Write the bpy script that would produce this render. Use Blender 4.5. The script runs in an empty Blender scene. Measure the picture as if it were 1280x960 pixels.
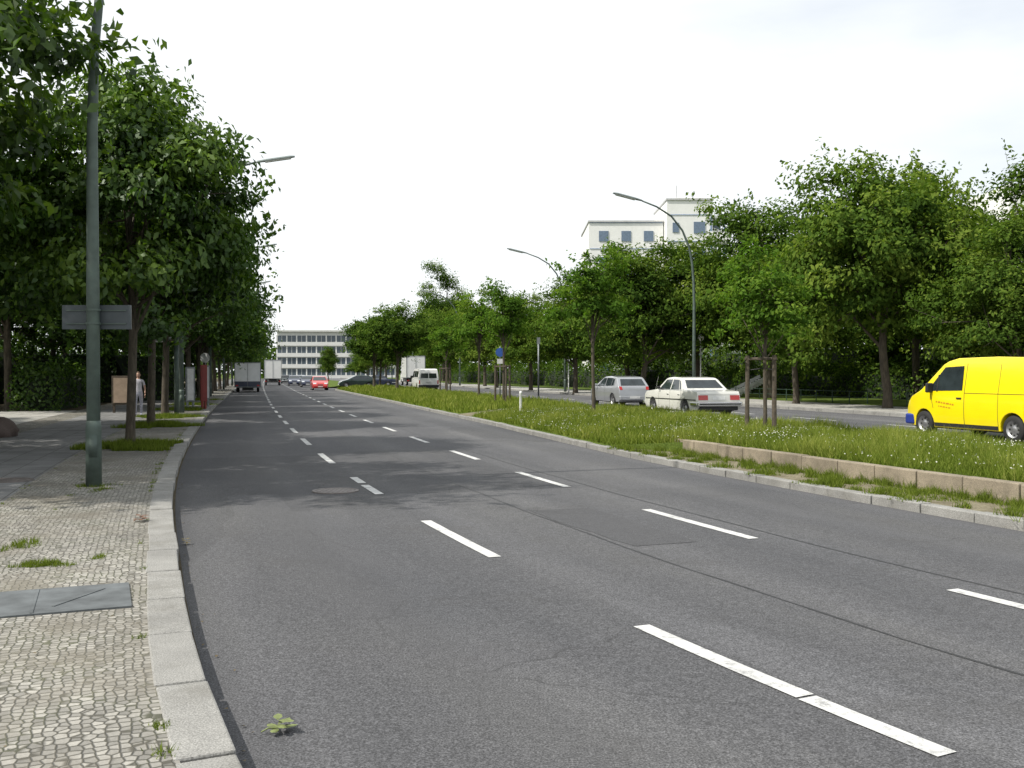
import bpy, bmesh, math, random
import numpy as np
from mathutils import Vector, Matrix
rnd = random.Random(7)
rng = np.random.default_rng(7)
S = bpy.context.scene
COL = S.collection

# ------------------------------------------------------------ road geometry
_ys = np.arange(-24, 440, 0.25)
_m = np.interp(_ys, [-24, 0, 4, 7, 9, 12, 16, 20, 26, 40, 60, 200, 440],
               [-.80, -.65, -.55, -.43, -.395, -.355, -.325, -.30, -.285, -.272, -.26, -.245, -.24])
_x = np.concatenate([[0], np.cumsum((_m[1:] + _m[:-1]) / 2 * .25)])
_x += 0.90 - np.interp(6.95, _ys, _x)
_s = np.concatenate([[0], np.cumsum(np.sqrt(1 + ((_m[1:] + _m[:-1]) / 2) ** 2) * .25)])
def slope(Y): return float(np.interp(Y, _ys, _m))
def widen(Y, off):        # the kerbside lane is slightly wider at the near end
    return off - (float(np.interp(Y, [4, 6, 10.5], [.19, .13, 0])) if off < -2 else 0)
def P(Y, off, z=0.0):
    off = widen(Y, off)
    m = slope(Y); k = 1 / math.sqrt(1 + m * m)
    return Vector((float(np.interp(Y, _ys, _x)) + off * k, Y - off * m * k, z))
def arc(Y): return float(np.interp(Y, _ys, _s))
def heading(Y):           # rotation about z so local +X points up the road
    return math.atan2(1, slope(Y))

# ------------------------------------------------------------ materials
def nt_new(name):
    m = bpy.data.materials.new(name); m.use_nodes = True
    nt = m.node_tree
    b = nt.nodes['Principled BSDF']
    return m, nt, b
def nd(nt, t, **kw):
    n = nt.nodes.new(t)
    for k, v in kw.items():
        if k in n.inputs: n.inputs[k].default_value = v
        else: setattr(n, k, v)
    return n
def ramp(nt, fac, stops):
    r = nt.nodes.new('ShaderNodeValToRGB')
    e = r.color_ramp.elements
    while len(e) < len(stops): e.new(0.5)
    for el, (p, c) in zip(e, stops):
        el.position = p
        el.color = (c, c, c, 1) if isinstance(c, (int, float)) else (*c, 1)
    nt.links.new(fac, r.inputs[0])
    return r.outputs[0]
def mixc(nt, fac, a, b, mode='MIX'):
    n = nt.nodes.new('ShaderNodeMix'); n.data_type = 'RGBA'; n.blend_type = mode
    for i, v in ((0, fac), (6, a), (7, b)):
        if isinstance(v, (int, float)): n.inputs[i].default_value = v
        elif isinstance(v, tuple): n.inputs[i].default_value = (*v, 1)
        else: nt.links.new(v, n.inputs[i])
    return n.outputs[2]
def coords(nt, kind='Object', scale=None):
    t = nt.nodes.new('ShaderNodeTexCoord')
    if scale is None: return t.outputs[kind]
    mp = nt.nodes.new('ShaderNodeMapping'); mp.inputs['Scale'].default_value = scale
    nt.links.new(t.outputs[kind], mp.inputs[0]); return mp.outputs[0]
def noise(nt, vec, scale, detail=4, rough=.55):
    n = nd(nt, 'ShaderNodeTexNoise', Scale=scale, Detail=detail, Roughness=rough)
    nt.links.new(vec, n.inputs['Vector']); return n.outputs['Fac']
def bump(nt, b, h, strength=.3, dist=.02):
    n = nd(nt, 'ShaderNodeBump', Strength=strength, Distance=dist)
    nt.links.new(h, n.inputs['Height']); nt.links.new(n.outputs[0], b.inputs['Normal'])
def M(name, col, rough=.6, metal=0., var=.15, scale=6., bmp=0., coat=0., spec=None):
    m, nt, b = nt_new(name)
    c = coords(nt)
    f = noise(nt, c, scale)
    dk = tuple(x * (1 - var) for x in col); lt = tuple(min(1, x * (1 + var)) for x in col)
    nt.links.new(ramp(nt, f, [(.3, dk), (.7, lt)]), b.inputs['Base Color'])
    b.inputs['Roughness'].default_value = rough; b.inputs['Metallic'].default_value = metal
    if coat: b.inputs['Coat Weight'].default_value = coat; b.inputs['Coat Roughness'].default_value = .08
    if spec is not None: b.inputs['Specular IOR Level'].default_value = spec
    if bmp: bump(nt, b, noise(nt, c, scale * 6), bmp, .01)
    return m

def mat_asphalt(name, base=.062, wide=1.):
    m, nt, b = nt_new(name)
    uv = coords(nt, 'UV'); c = coords(nt)
    big = noise(nt, coords(nt, 'UV', (.12, .5, 1)), 1.0, 4, .6)
    col = ramp(nt, big, [(.3, (base * .80, base * .81, base * .87)), (.5, (base, base, base * 1.05)), (.72, (base * 1.22, base * 1.21, base * 1.22))])
    sep = nt.nodes.new('ShaderNodeSeparateXYZ'); nt.links.new(uv, sep.inputs[0])
    w = nt.nodes.new('ShaderNodeMath'); w.operation = 'MULTIPLY'; w.inputs[1].default_value = 2 * math.pi / 1.43
    nt.links.new(sep.outputs[1], w.inputs[0])
    sn = nt.nodes.new('ShaderNodeMath'); sn.operation = 'SINE'; nt.links.new(w.outputs[0], sn.inputs[0])
    col = mixc(nt, 1., col, ramp(nt, sn.outputs[0], [(0, .93), (1, 1.04)]), 'MULTIPLY')
    v = nd(nt, 'ShaderNodeTexVoronoi', Scale=1.0, Randomness=.9); v.distance = 'CHEBYCHEV'
    nt.links.new(coords(nt, 'UV', (.09, .33, 1)), v.inputs['Vector'])
    sc = nt.nodes.new('ShaderNodeSeparateColor'); nt.links.new(v.outputs['Color'], sc.inputs[0])
    col = mixc(nt, 1., col, ramp(nt, sc.outputs[0], [(0, .82), (.3, .96), (.8, 1.03), (1, 1.14)]), 'MULTIPLY')
    sp = noise(nt, c, 85, 2, .8)
    col = mixc(nt, 1., col, ramp(nt, sp, [(.33, .42), (.5, .96), (.68, 1.9)]), 'MULTIPLY')
    sp2 = noise(nt, c, 20, 4, .75)
    col = mixc(nt, 1., col, ramp(nt, sp2, [(.3, .78), (.7, 1.24)]), 'MULTIPLY')
    st = noise(nt, c, .6, 5, .7)
    col = mixc(nt, ramp(nt, st, [(.55, 0.), (.75, .4)]), col, (base * .6, base * .57, base * .54))
    vc = nd(nt, 'ShaderNodeTexVoronoi', Scale=.5); vc.feature = 'DISTANCE_TO_EDGE'
    nw = nd(nt, 'ShaderNodeTexNoise', Scale=2.0, Detail=4); nt.links.new(c, nw.inputs['Vector'])
    nt.links.new(mixc(nt, .35, c, nw.outputs['Color'], 'ADD'), vc.inputs['Vector'])
    cr = ramp(nt, vc.outputs['Distance'], [(0, 1.), (.005, 0.)])
    crm = mixc(nt, 1., cr, ramp(nt, noise(nt, c, .25, 2), [(.46, 0.), (.58, .65)]), 'MULTIPLY')
    col = mixc(nt, crm, col, (.03, .03, .03))
    nt.links.new(col, b.inputs['Base Color'])
    b.inputs['Roughness'].default_value = .8
    b.inputs['Specular IOR Level'].default_value = .3
    bump(nt, b, sp, .4, .006)
    return m

def mat_cobble(name, c1=(.28, .268, .24), size=14.):
    m, nt, b = nt_new(name)
    uv = coords(nt, 'UV'); c = coords(nt)
    def vor(feat):
        v = nd(nt, 'ShaderNodeTexVoronoi', Scale=size, Randomness=.5); v.feature = feat
        nt.links.new(uv, v.inputs['Vector']); return v
    e = vor('DISTANCE_TO_EDGE').outputs['Distance']
    cell = vor('F1').outputs['Color']
    sc = nt.nodes.new('ShaderNodeSeparateColor'); nt.links.new(cell, sc.inputs[0])
    stone = ramp(nt, sc.outputs[0], [(0, tuple(x * .68 for x in c1)), (.5, c1), (1, tuple(x * 1.35 for x in c1))])
    stone = mixc(nt, .35, stone, ramp(nt, noise(nt, c, 60, 3), [(.3, .6), (.7, 1.3)]), 'MULTIPLY')
    dirt = noise(nt, c, 1.1, 6, .65)
    gap = mixc(nt, ramp(nt, noise(nt, c, 2.3, 5), [(.45, 0.), (.62, 1.)]), (.08, .075, .06), (.075, .08, .045))
    col = mixc(nt, ramp(nt, e, [(.03, 0.), (.13, 1.)]), gap, stone)
    col = mixc(nt, ramp(nt, dirt, [(.46, 0.), (.66, .8)]), col, (.16, .145, .115))
    col = mixc(nt, 1., col, ramp(nt, noise(nt, c, .45, 4), [(.35, .78), (.65, 1.12)]), 'MULTIPLY')
    nt.links.new(col, b.inputs['Base Color'])
    b.inputs['Roughness'].default_value = .85
    bump(nt, b, ramp(nt, e, [(.0, 0.), (.16, 1.)]), .7, .01)
    return m

def mat_slabs(name, base=(.17, .17, .165)):
    m, nt, b = nt_new(name)
    uv = coords(nt, 'UV'); c = coords(nt)
    br = nd(nt, 'ShaderNodeTexBrick', Scale=1.0)
    br.inputs['Color1'].default_value = (*[x * .88 for x in base], 1); br.inputs['Color2'].default_value = (*[x * 1.12 for x in base], 1)
    br.inputs['Mortar'].default_value = (.06, .058, .05, 1)
    br.inputs['Mortar Size'].default_value = .008; br.inputs['Brick Width'].default_value = .5; br.inputs['Row Height'].default_value = .5
    nt.links.new(uv, br.inputs['Vector'])
    col = mixc(nt, 1., br.outputs['Color'], ramp(nt, noise(nt, c, 1.2, 6), [(.3, .72), (.7, 1.25)]), 'MULTIPLY')
    col = mixc(nt, 1., col, ramp(nt, noise(nt, c, 50, 3), [(.3, .82), (.7, 1.18)]), 'MULTIPLY')
    nt.links.new(col, b.inputs['Base Color']); b.inputs['Roughness'].default_value = .85
    bump(nt, b, noise(nt, c, 60), .2, .005)
    return m

def mat_stone(name, base=(.30, .29, .27), var=.3, moss=.3, speck=1.):
    m, nt, b = nt_new(name)
    c = coords(nt)
    col = ramp(nt, noise(nt, c, 1.4, 6, .7), [(.3, tuple(x * (1 - var) for x in base)), (.7, tuple(x * (1 + var) for x in base))])
    col = mixc(nt, speck, col, ramp(nt, noise(nt, c, 110, 2, .8), [(.3, .5), (.5, .98), (.7, 1.5)]), 'MULTIPLY')
    if moss: col = mixc(nt, ramp(nt, noise(nt, c, 3, 5), [(.5, 0.), (.75, moss)]), col, (.08, .072, .05))
    nt.links.new(col, b.inputs['Base Color']); b.inputs['Roughness'].default_value = .85
    bump(nt, b, noise(nt, c, 40), .35, .008)
    return m

def mat_ground(name, a, bb, sc=1.5):
    m, nt, b = nt_new(name)
    c = coords(nt)
    col = ramp(nt, noise(nt, c, sc, 6, .7), [(.3, a), (.7, bb)])
    col = mixc(nt, 1., col, ramp(nt, noise(nt, c, 30, 4, .7), [(.3, .6), (.7, 1.35)]), 'MULTIPLY')
    nt.links.new(col, b.inputs['Base Color']); b.inputs['Roughness'].default_value = .95
    b.inputs['Specular IOR Level'].default_value = .1
    bump(nt, b, noise(nt, c, 25), .6, .03)
    return m

def mat_leaf(name, dark, mid, light, trans=.35, gloss=0., rv=.26):
    m = bpy.data.materials.new(name); m.use_nodes = True; nt = m.node_tree
    nt.nodes.remove(nt.nodes['Principled BSDF'])
    a = nt.nodes.new('ShaderNodeAttribute'); a.attribute_name = 'tint'
    oi = nt.nodes.new('ShaderNodeObjectInfo')
    ad = nt.nodes.new('ShaderNodeMath'); ad.operation = 'MULTIPLY_ADD'; ad.inputs[1].default_value = rv; ad.inputs[2].default_value = -rv / 2
    nt.links.new(oi.outputs['Random'], ad.inputs[0])
    s = nt.nodes.new('ShaderNodeMath'); s.operation = 'ADD'; nt.links.new(a.outputs['Fac'], s.inputs[0]); nt.links.new(ad.outputs[0], s.inputs[1])
    col = ramp(nt, s.outputs[0], [(0, dark), (.5, mid), (1, light)])
    d = nt.nodes.new('ShaderNodeBsdfDiffuse'); nt.links.new(col, d.inputs[0])
    t = nt.nodes.new('ShaderNodeBsdfTranslucent')
    nt.links.new(mixc(nt, 1., col, (1.25, 1.4, .5), 'MULTIPLY'), t.inputs[0])
    mx = nt.nodes.new('ShaderNodeMixShader'); mx.inputs[0].default_value = trans
    out = nt.nodes['Material Output']
    nt.links.new(d.outputs[0], mx.inputs[1]); nt.links.new(t.outputs[0], mx.inputs[2])
    if gloss:
        gl = nt.nodes.new('ShaderNodeBsdfGlossy'); gl.inputs['Roughness'].default_value = .45; gl.inputs[0].default_value = (.8, .85, .8, 1)
        m2 = nt.nodes.new('ShaderNodeMixShader'); m2.inputs[0].default_value = gloss
        nt.links.new(mx.outputs[0], m2.inputs[1]); nt.links.new(gl.outputs[0], m2.inputs[2]); nt.links.new(m2.outputs[0], out.inputs[0])
    else: nt.links.new(mx.outputs[0], out.inputs[0])
    return m

def mat_bark(name, base=(.09, .075, .055)):
    m, nt, b = nt_new(name)
    c = coords(nt, 'Object', (1, 1, .25))
    f = noise(nt, c, 14, 6, .7)
    nt.links.new(ramp(nt, f, [(.3, tuple(x * .45 for x in base)), (.7, tuple(x * 1.4 for x in base))]), b.inputs['Base Color'])
    b.inputs['Roughness'].default_value = .95; bump(nt, b, f, .8, .03)
    return m

def mat_glass(name, col=(.015, .02, .022)):
    m, nt, b = nt_new(name)
    c = coords(nt)
    nt.links.new(ramp(nt, noise(nt, c, 2.5), [(.35, col), (.7, tuple(x * 2.2 for x in col))]), b.inputs['Base Color'])
    b.inputs['Roughness'].default_value = .04; b.inputs['Specular IOR Level'].default_value = .7
    return m

def mat_marking(name):
    m, nt, b = nt_new(name)
    c = coords(nt)
    w = noise(nt, c, 14, 6, .8); w2 = noise(nt, c, 2.5, 5)
    col = ramp(nt, w2, [(.3, (.46, .46, .45)), (.7, (.66, .66, .64))])
    col = mixc(nt, ramp(nt, w, [(.35, .85), (.49, 0.)]), col, (.18, .18, .18))
    nt.links.new(col, b.inputs['Base Color']); b.inputs['Roughness'].default_value = .7
    return m

ASPH = mat_asphalt('asphalt', .088)
ASPH2 = mat_asphalt('asphalt_far', .105)
PATCH = mat_asphalt('asphalt_patch', .074)
COB = mat_cobble('mosaic_paving', size=19.)
COBS = mat_cobble('sett_paving', (.24, .23, .205), 9.)
SLAB = mat_slabs('paving_slabs', (.17, .17, .168))
LSLAB = mat_slabs('light_slabs', (.36, .35, .32))
GRAN = mat_stone('granite_kerb', (.25, .245, .23), .22, .35)
CONC = mat_stone('wall_concrete', (.25, .21, .155), .3, .5)
LAWN = mat_ground('lawn', (.05, .08, .015), (.12, .165, .03))
SOIL = mat_ground('soil', (.06, .05, .035), (.13, .11, .07))
DRY = mat_ground('dirt_strip', (.12, .105, .07), (.24, .215, .15), 3.)
LEAF_D = mat_leaf('chestnut_leaves', (.014, .032, .006), (.046, .098, .012), (.135, .21, .024), .30, .03)
LEAF_M = mat_leaf('linden_leaves', (.022, .046, .010), (.075, .130, .022), (.195, .255, .045), .32)
LEAF_Y = mat_leaf('young_leaves', (.03, .065, .012), (.085, .165, .025), (.18, .26, .04), .38)
LEAF_B = mat_leaf('bright_leaves', (.02, .045, .008), (.065, .12, .015), (.19, .27, .025), .45, .04)
GRASS = mat_leaf('grass_blades', (.06, .085, .015), (.155, .205, .035), (.34, .345, .10), .35, rv=0.)
BARK = mat_bark('bark')
POLE = M('lamp_paint', (.085, .115, .098), .55, .1, .25, 5)
MARK = mat_marking('road_paint')
GLASS = mat_glass('car_glass')
TYRE = M('tyre', (.018, .018, .018), .8)
RIM = M('rim', (.42, .42, .43), .35, .8)
BLK = M('black_plastic', (.02, .02, .021), .6)
CHROME = M('chrome', (.6, .6, .6), .2, 1., .05)
REDL = M('tail_lamp', (.42, .012, .01), .2, coat=.6)
HEADL = M('head_lamp', (.6, .62, .64), .12, .3)
WHITE = M('white_paint', (.78, .78, .76), .35, 0, .04, 2, coat=.7)
CREAM = M('cream_white_paint', (.66, .655, .61), .3, 0, .04, 2, coat=.8)
YEL = M('yellow_paint', (.86, .69, .003), .3, 0, .03, 2, coat=.8)
SILV = M('silver_paint', (.40, .41, .43), .35, .5, .05, 2, coat=.8)
REDP = M('red_paint', (.48, .016, .012), .3, 0, .05, 2, coat=.8)
DGRN = M('dark_green_paint', (.012, .03, .024), .3, .1, .1, 2, coat=.8)
DBLU = M('dark_blue_paint', (.014, .022, .055), .3, .1, .1, 2, coat=.8)
BLUE = M('blue_plastic', (.015, .035, .22), .5)
GREYB = M('grey_panel', (.74, .75, .75), .55, 0, .08, 2)
WOOD = M('stake_wood', (.085, .068, .05), .9, 0, .35, 12, .5)
PLATE = M('number_plate', (.7, .7, .68), .5)
STEEL = M('zinc_steel', (.2, .215, .22), .5, .6, .2, 7)

# ------------------------------------------------------------ mesh helpers
class MB:
    def __init__(s): s.v = []; s.f = []; s.m = []
    def add(s, vs, fs, mi=0):
        o = len(s.v); s.v += [tuple(v) for v in vs]
        for f in fs: s.f.append([o + i for i in f]); s.m.append(mi)
    def box(s, c, d, mi=0, R=None):
        hx, hy, hz = d[0] / 2, d[1] / 2, d[2] / 2
        vs = [Vector((x * hx, y * hy, z * hz)) for z in (-1, 1) for y in (-1, 1) for x in (-1, 1)]
        if R is not None: vs = [R @ v for v in vs]
        vs = [v + Vector(c) for v in vs]
        s.add(vs, [(0, 2, 3, 1), (4, 5, 7, 6), (0, 1, 5, 4), (2, 6, 7, 3), (0, 4, 6, 2), (1, 3, 7, 5)], mi)
    def tube(s, pts, rad, seg=8, mi=0, cap=True):
        pts = [Vector(p) for p in pts]; n = len(pts)
        if isinstance(rad, (int, float)): rad = [rad] * n
        t0 = (pts[1] - pts[0]).normalized()
        u = t0.orthogonal().normalized()
        vs = []
        for i, p in enumerate(pts):
            t = (pts[min(i + 1, n - 1)] - pts[max(i - 1, 0)]).normalized()
            u = (u - t * u.dot(t)).normalized(); w = t.cross(u)
            for k in range(seg):
                a = 2 * math.pi * k / seg
                vs.append(p + (u * math.cos(a) + w * math.sin(a)) * rad[i])
        fs = []
        for i in range(n - 1):
            for k in range(seg):
                a = i * seg + k; b = i * seg + (k + 1) % seg
                fs.append((a, b, b + seg, a + seg))
        if cap: fs.append(tuple(range(seg))[::-1]); fs.append(tuple((n - 1) * seg + k for k in range(seg)))
        s.add(vs, fs, mi)
    def lathe(s, prof, axis_o, seg=24, mi=0, axis='y'):
        vs = []; n = len(prof)
        for r, h in prof:
            for k in range(seg):
                a = 2 * math.pi * k / seg
                if axis == 'y': vs.append(Vector(axis_o) + Vector((r * math.cos(a), h, r * math.sin(a))))
                else: vs.append(Vector(axis_o) + Vector((r * math.cos(a), r * math.sin(a), h)))
        fs = []
        for i in range(n - 1):
            for k in range(seg):
                a = i * seg + k; b = i * seg + (k + 1) % seg
                fs.append((a, b, b + seg, a + seg))
        s.add(vs, fs, mi)
    def mesh(s, name, mats, smooth=False):
        me = bpy.data.meshes.new(name); me.from_pydata(s.v, [], s.f)
        for m in mats: me.materials.append(m)
        me.polygons.foreach_set('material_index', s.m)
        if smooth: me.polygons.foreach_set('use_smooth', [True] * len(s.f))
        me.update(); return me
    def obj(s, name, mats, parent=None, smooth=False, bevel=0, loc=None, rz=0):
        o = bpy.data.objects.new(name, s.mesh(name, mats, smooth)); COL.objects.link(o)
        if parent: o.parent = parent
        if loc is not None: o.location = loc
        o.rotation_euler[2] = rz
        if bevel:
            b = o.modifiers.new('bevel', 'BEVEL'); b.width = bevel; b.segments = 2; b.limit_method = 'ANGLE'
        return o
def empty(name, loc=(0, 0, 0), rz=0, sc=1):
    o = bpy.data.objects.new(name, None); COL.objects.link(o)
    o.location = loc; o.rotation_euler[2] = rz
    if sc != 1: o.scale = sc if hasattr(sc, '__len__') else (sc, sc, sc)
    return o
def link(name, me, parent):
    o = bpy.data.objects.new(name, me); COL.objects.link(o); o.parent = parent; return o

def strip(name, prof, Y0, Y1, mat, step=1.0):
    n = max(2, int((Y1 - Y0) / step) + 1); Ys = np.linspace(Y0, Y1, n)
    vs = []; uvs = []
    for Y in Ys:
        pr = prof(Y) if callable(prof) else prof
        for off, z in pr:
            vs.append(P(Y, off, z)); uvs.append((arc(Y), off))
    k = len(pr); fs = []
    for i in range(n - 1):
        for j in range(k - 1):
            a = i * k + j; fs.append((a, a + 1, a + k + 1, a + k))
    me = bpy.data.meshes.new(name); me.from_pydata(vs, [], fs); me.materials.append(mat)
    uvl = me.uv_layers.new(name='UVMap')
    idx = np.zeros(len(me.loops), dtype=np.int32); me.loops.foreach_get('vertex_index', idx)
    uvl.data.foreach_set('uv', np.array(uvs, dtype=np.float32)[idx].ravel())
    o = bpy.data.objects.new(name, me); COL.objects.link(o); return o

def blocks(name, off0, off1, z0, z1, Y0, Y1, L, mat, bev=.012, gap=.012):
    mb = MB(); Y = Y0
    while Y < Y1:
        l = L * rnd.uniform(.93, 1.07) if Y < 70 else L * 4
        m = slope(Y); dY = l / math.sqrt(1 + m * m); g = gap / 2
        o0 = off0(Y) if callable(off0) else off0; o1 = off1(Y) if callable(off1) else off1
        Ye = Y + dY; o0e = off0(Ye) if callable(off0) else off0; o1e = off1(Ye) if callable(off1) else off1
        j = rnd.uniform(-.008, .008); jz = rnd.uniform(-.007, .007)
        vs = []
        for z in (z0, z1 + jz):
            vs += [P(Y + g, o0 + j, z), P(Y + g, o1 + j, z), P(Ye - g, o0e + j, z), P(Ye - g, o1e + j, z)]
        mb.add(vs, [(0, 2, 3, 1), (4, 5, 7, 6), (0, 1, 5, 4), (2, 6, 7, 3), (0, 4, 6, 2), (1, 3, 7, 5)])
        Y = Ye
    return mb.obj(name, [mat], bevel=bev)

# ------------------------------------------------------------ leaves
def leaf_mesh(name, C, Nn, size, tint, mat, aspect=.55):
    n = len(C)
    Nn = Nn / (np.linalg.norm(Nn, axis=1, keepdims=True) + 1e-9)
    r = rng.normal(size=(n, 3)); r[:, 2] -= .5
    T = r - Nn * np.sum(r * Nn, axis=1, keepdims=True); T /= (np.linalg.norm(T, axis=1, keepdims=True) + 1e-9)
    B = np.cross(Nn, T); s = size[:, None]
    V = np.empty((n, 4, 3), dtype=np.float32)
    V[:, 0] = C - T * s * .5
    V[:, 1] = C + B * s * aspect * .5 + Nn * s * .08
    V[:, 2] = C + T * s * .5 - Nn * s * .12
    V[:, 3] = C - B * s * aspect * .5 + Nn * s * .08
    me = bpy.data.meshes.new(name)
    me.vertices.add(n * 4); me.vertices.foreach_set('co', V.ravel())
    me.loops.add(n * 4); me.loops.foreach_set('vertex_index', np.arange(n * 4, dtype=np.int32))
    me.polygons.add(n); me.polygons.foreach_set('loop_start', np.arange(0, n * 4, 4, dtype=np.int32))
    me.polygons.foreach_set('loop_total', np.full(n, 4, dtype=np.int32))
    me.materials.append(mat)
    a = me.attributes.new('tint', 'FLOAT', 'FACE'); a.data.foreach_set('value', tint.astype(np.float32))
    me.update(calc_edges=True); me.validate()
    return me

def make_tree_variant(name, R, zc, rz, ncl, nleaf, lsize, mat, tr=.14, clr=(.5, 1.0), seed=0, trunk_h=2.6, lean=.15, shell=.45, lobe=1., taper=0.):
    g = np.random.default_rng(seed)
    d = g.normal(size=(ncl, 3)); d /= np.linalg.norm(d, axis=1, keepdims=True)
    d[:, 2] = np.where(d[:, 2] < -.7, d[:, 2] * .7, d[:, 2])
    ph = g.uniform(0, 6.28, 6)
    az = np.arctan2(d[:, 1], d[:, 0])
    lob = 1 + lobe * (.14 * np.sin(2 * az + ph[0]) + .1 * np.sin(3 * az + ph[1] + 2 * d[:, 2]) + .08 * np.sin(5 * d[:, 2] + ph[2] + az))
    rr = (shell + (1 - shell) * g.random(ncl) ** .55) * lob
    tp = 1 - taper * np.clip(d[:, 2], -.6, 1)
    cc = d * rr[:, None] * np.array([R, R, rz]) * .86
    cc[:, :2] *= tp[:, None]
    cc[:, 2] += zc
    cr = g.uniform(clr[0], clr[1], ncl)
    nl = (nleaf * (cr / cr.mean()) ** 2 / ncl).astype(int)
    ctint = g.normal(.45, .16, ncl)
    Cs = []; Ns = []; Ts = []
    for i in range(ncl):
        k = nl[i]
        q = g.normal(size=(k, 3)); q /= np.linalg.norm(q, axis=1, keepdims=True)
        q = np.where(q[:, 2:3] < -.2, q * np.array([1, 1, .6]), q)
        rad = cr[i] * g.random(k) ** .42 * (1 + .35 * np.sin(q[:, 0] * 4 + i) * np.cos(q[:, 1] * 5 + 2 * i))
        p = cc[i] + q * rad[:, None] * np.array([1.1, 1.1, .68])
        out = cc[i] - np.array([0, 0, zc]); out = out / (np.linalg.norm(out) + 1e-6)
        Cs.append(p); Ns.append(q * .55 + out * .35 + np.array([0, 0, .55]) + g.normal(size=(k, 3)) * .42)
        Ts.append(ctint[i] + .14 * q[:, 2] + g.normal(0, .14, k))
    C = np.concatenate(Cs); N_ = np.concatenate(Ns); T = np.clip(np.concatenate(Ts), 0, 1)
    nt_ = max(10, ncl); L_ = []
    for i in range(nt_):
        c0 = cc[g.integers(ncl)]; o_ = c0 - np.array([0, 0, zc]); o_ = o_ / (np.linalg.norm(o_) + 1e-6); o_ = o_ + g.normal(size=3) * .35; o_[2] = min(o_[2], .65)
        ln = g.uniform(.7, 1.35) * clr[1]; m_ = 14
        L_.append(c0 + np.outer(np.linspace(.5, 1, m_) * ln, o_) + g.normal(size=(m_, 3)) * lsize * .5)
    Lx = np.concatenate(L_)
    C = np.concatenate([C, Lx]); N_ = np.concatenate([N_, g.normal(size=(len(Lx), 3)) + np.array([0, 0, .5])]); T = np.concatenate([T, g.uniform(.35, .85, len(Lx))])
    size = g.uniform(.65, 1.3, len(C)) * lsize
    crown = leaf_mesh(name + '_crown', C, N_, size, T, mat)
    mb = MB()
    top = Vector((g.normal() * lean, g.normal() * lean, zc + rz * .45))
    mid = Vector((g.normal() * lean * .4, g.normal() * lean * .4, trunk_h))
    mb.tube([(0, 0, -.1), (0, 0, .08), (.01, 0, .5), mid * .6, mid, (mid + top) / 2, top], [tr * 1.45, tr * 1.2, tr * 1.02, tr * .95, tr * .9, tr * .55, tr * .15], 10)
    order = g.permutation(ncl)[:min(ncl, 34)]
    for i in order:
        t = g.uniform(0, .8); st = mid.lerp(top, t) - Vector((0, 0, .3 * (1 - t)))
        en = Vector(cc[i]); md = st.lerp(en, .5) + Vector((g.normal() * .15, g.normal() * .15, .25 + .1 * g.normal()))
        r0 = tr * (.42 - .3 * t)
        mb.tube([st, md, en], [r0, r0 * .6, r0 * .15], 5, cap=False)
        for _ in range(2):
            e2 = en + Vector(g.normal(size=3)) * cr[i] * .5
            mb.tube([md.lerp(en, .6), e2], [r0 * .35, r0 * .08], 4, cap=False)
    trunk = mb.mesh(name + '_trunk', [BARK], True)
    return trunk, crown

CH = [make_tree_variant('chestnut%d' % i, 3.9, 5.6, 3.5, 125, 32000, .21, LEAF_D, .135, (.6, 1.15), 11 + i, 2.7, .15, .4, 1., .22) for i in range(4)]
CHB = [make_tree_variant('chestnutb', 3.9, 5.9, 3.2, 90, 20000, .19, LEAF_B, .16, (.5, 1.0), 41)]
LI = [make_tree_variant('linden%d' % i, (4.3, 3.7, 4.5, 4.0, 4.2, 3.6)[i], 5.4, 4.2, 112, 29000, .22, LEAF_M, .18, (.65, 1.35), 21 + i, 2.2, .3, .34, (1.5, 1.9, 1.3, 2., 1.6, 1.4)[i], (.08, .22, 0., .12, -.05, .3)[i]) for i in range(6)]
LIM = [make_tree_variant('median%d' % i, 3.8, 6.3, 3.2, 90, 20000, .25, LEAF_M, .16, (.65, 1.2), 61 + i, 3.1, .2, .35, 1.3, .1) for i in range(2)]
YO = [make_tree_variant('young%d' % i, 1.25, 3.5, 1.4, 42, 4000, .13, LEAF_Y, .05, (.26, .5), 31 + i, 2.1, .06, .2, 1.3, .15) for i in range(3)]
def tree(name, var, x, y, z=0, s=1., sz=None, rz=None):
    e = empty(name, (x, y, z), rnd.uniform(0, 6.28) if rz is None else rz, (s, s, sz or s))
    link('trunk', var[0], e); link('crown', var[1], e); return e

# ------------------------------------------------------------ ground, roads
mb = MB(); mb.add([(-1500, -400, -.06), (1500, -400, -.06), (1500, 3000, -.06), (-1500, 3000, -.06)], [(0, 1, 2, 3)])
mb.obj('ground', [LAWN])
YE = 285
mk = lambda Y: 2.87 + float(np.interp(Y, [0, 19, 33, 58], [3.3, 3.3, 3.9, 4.2]))
MR = 13.3
strip('road', lambda Y: [(-2.9, 0), (-2.01, .008), (-1.4, .012), (0, .02), (2.9, .02), (mk(Y) - 1, .01), (mk(Y) + .05, 0)], -12, YE, ASPH)
strip('opposite_road', [(MR - .05, .2), (17.3, .22), (21.6, .2)], -12, YE, ASPH2)
strip('junction_road', lambda Y: [(mk(Y), .004), (MR, .204)], 101, 113, ASPH2)
strip('junction_road', [(-60, .03), (60, .03)], 285, 300, ASPH2)
strip('mosaic_pavement', [(-3.1, .118), (-4.95, .125)], -12, YE, COB, .6)
strip('pavement', [(-4.95, .125), (-7.5, .13)], -12, YE, SLAB)
strip('sett_pavement', [(-7.5, .13), (-8.5, .132)], -12, YE, COBS)
strip('verge', [(-8.5, .10), (-12, .14), (-60, .14)], -12, 33.5, SOIL, 2)
strip('side_street_pavement', [(-8.5, .136), (-40, .136)], 33.5, 46, LSLAB, 2)
strip('verge', [(-8.5, .10), (-12, .14), (-60, .14)], 46, YE, SOIL, 4)
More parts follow.
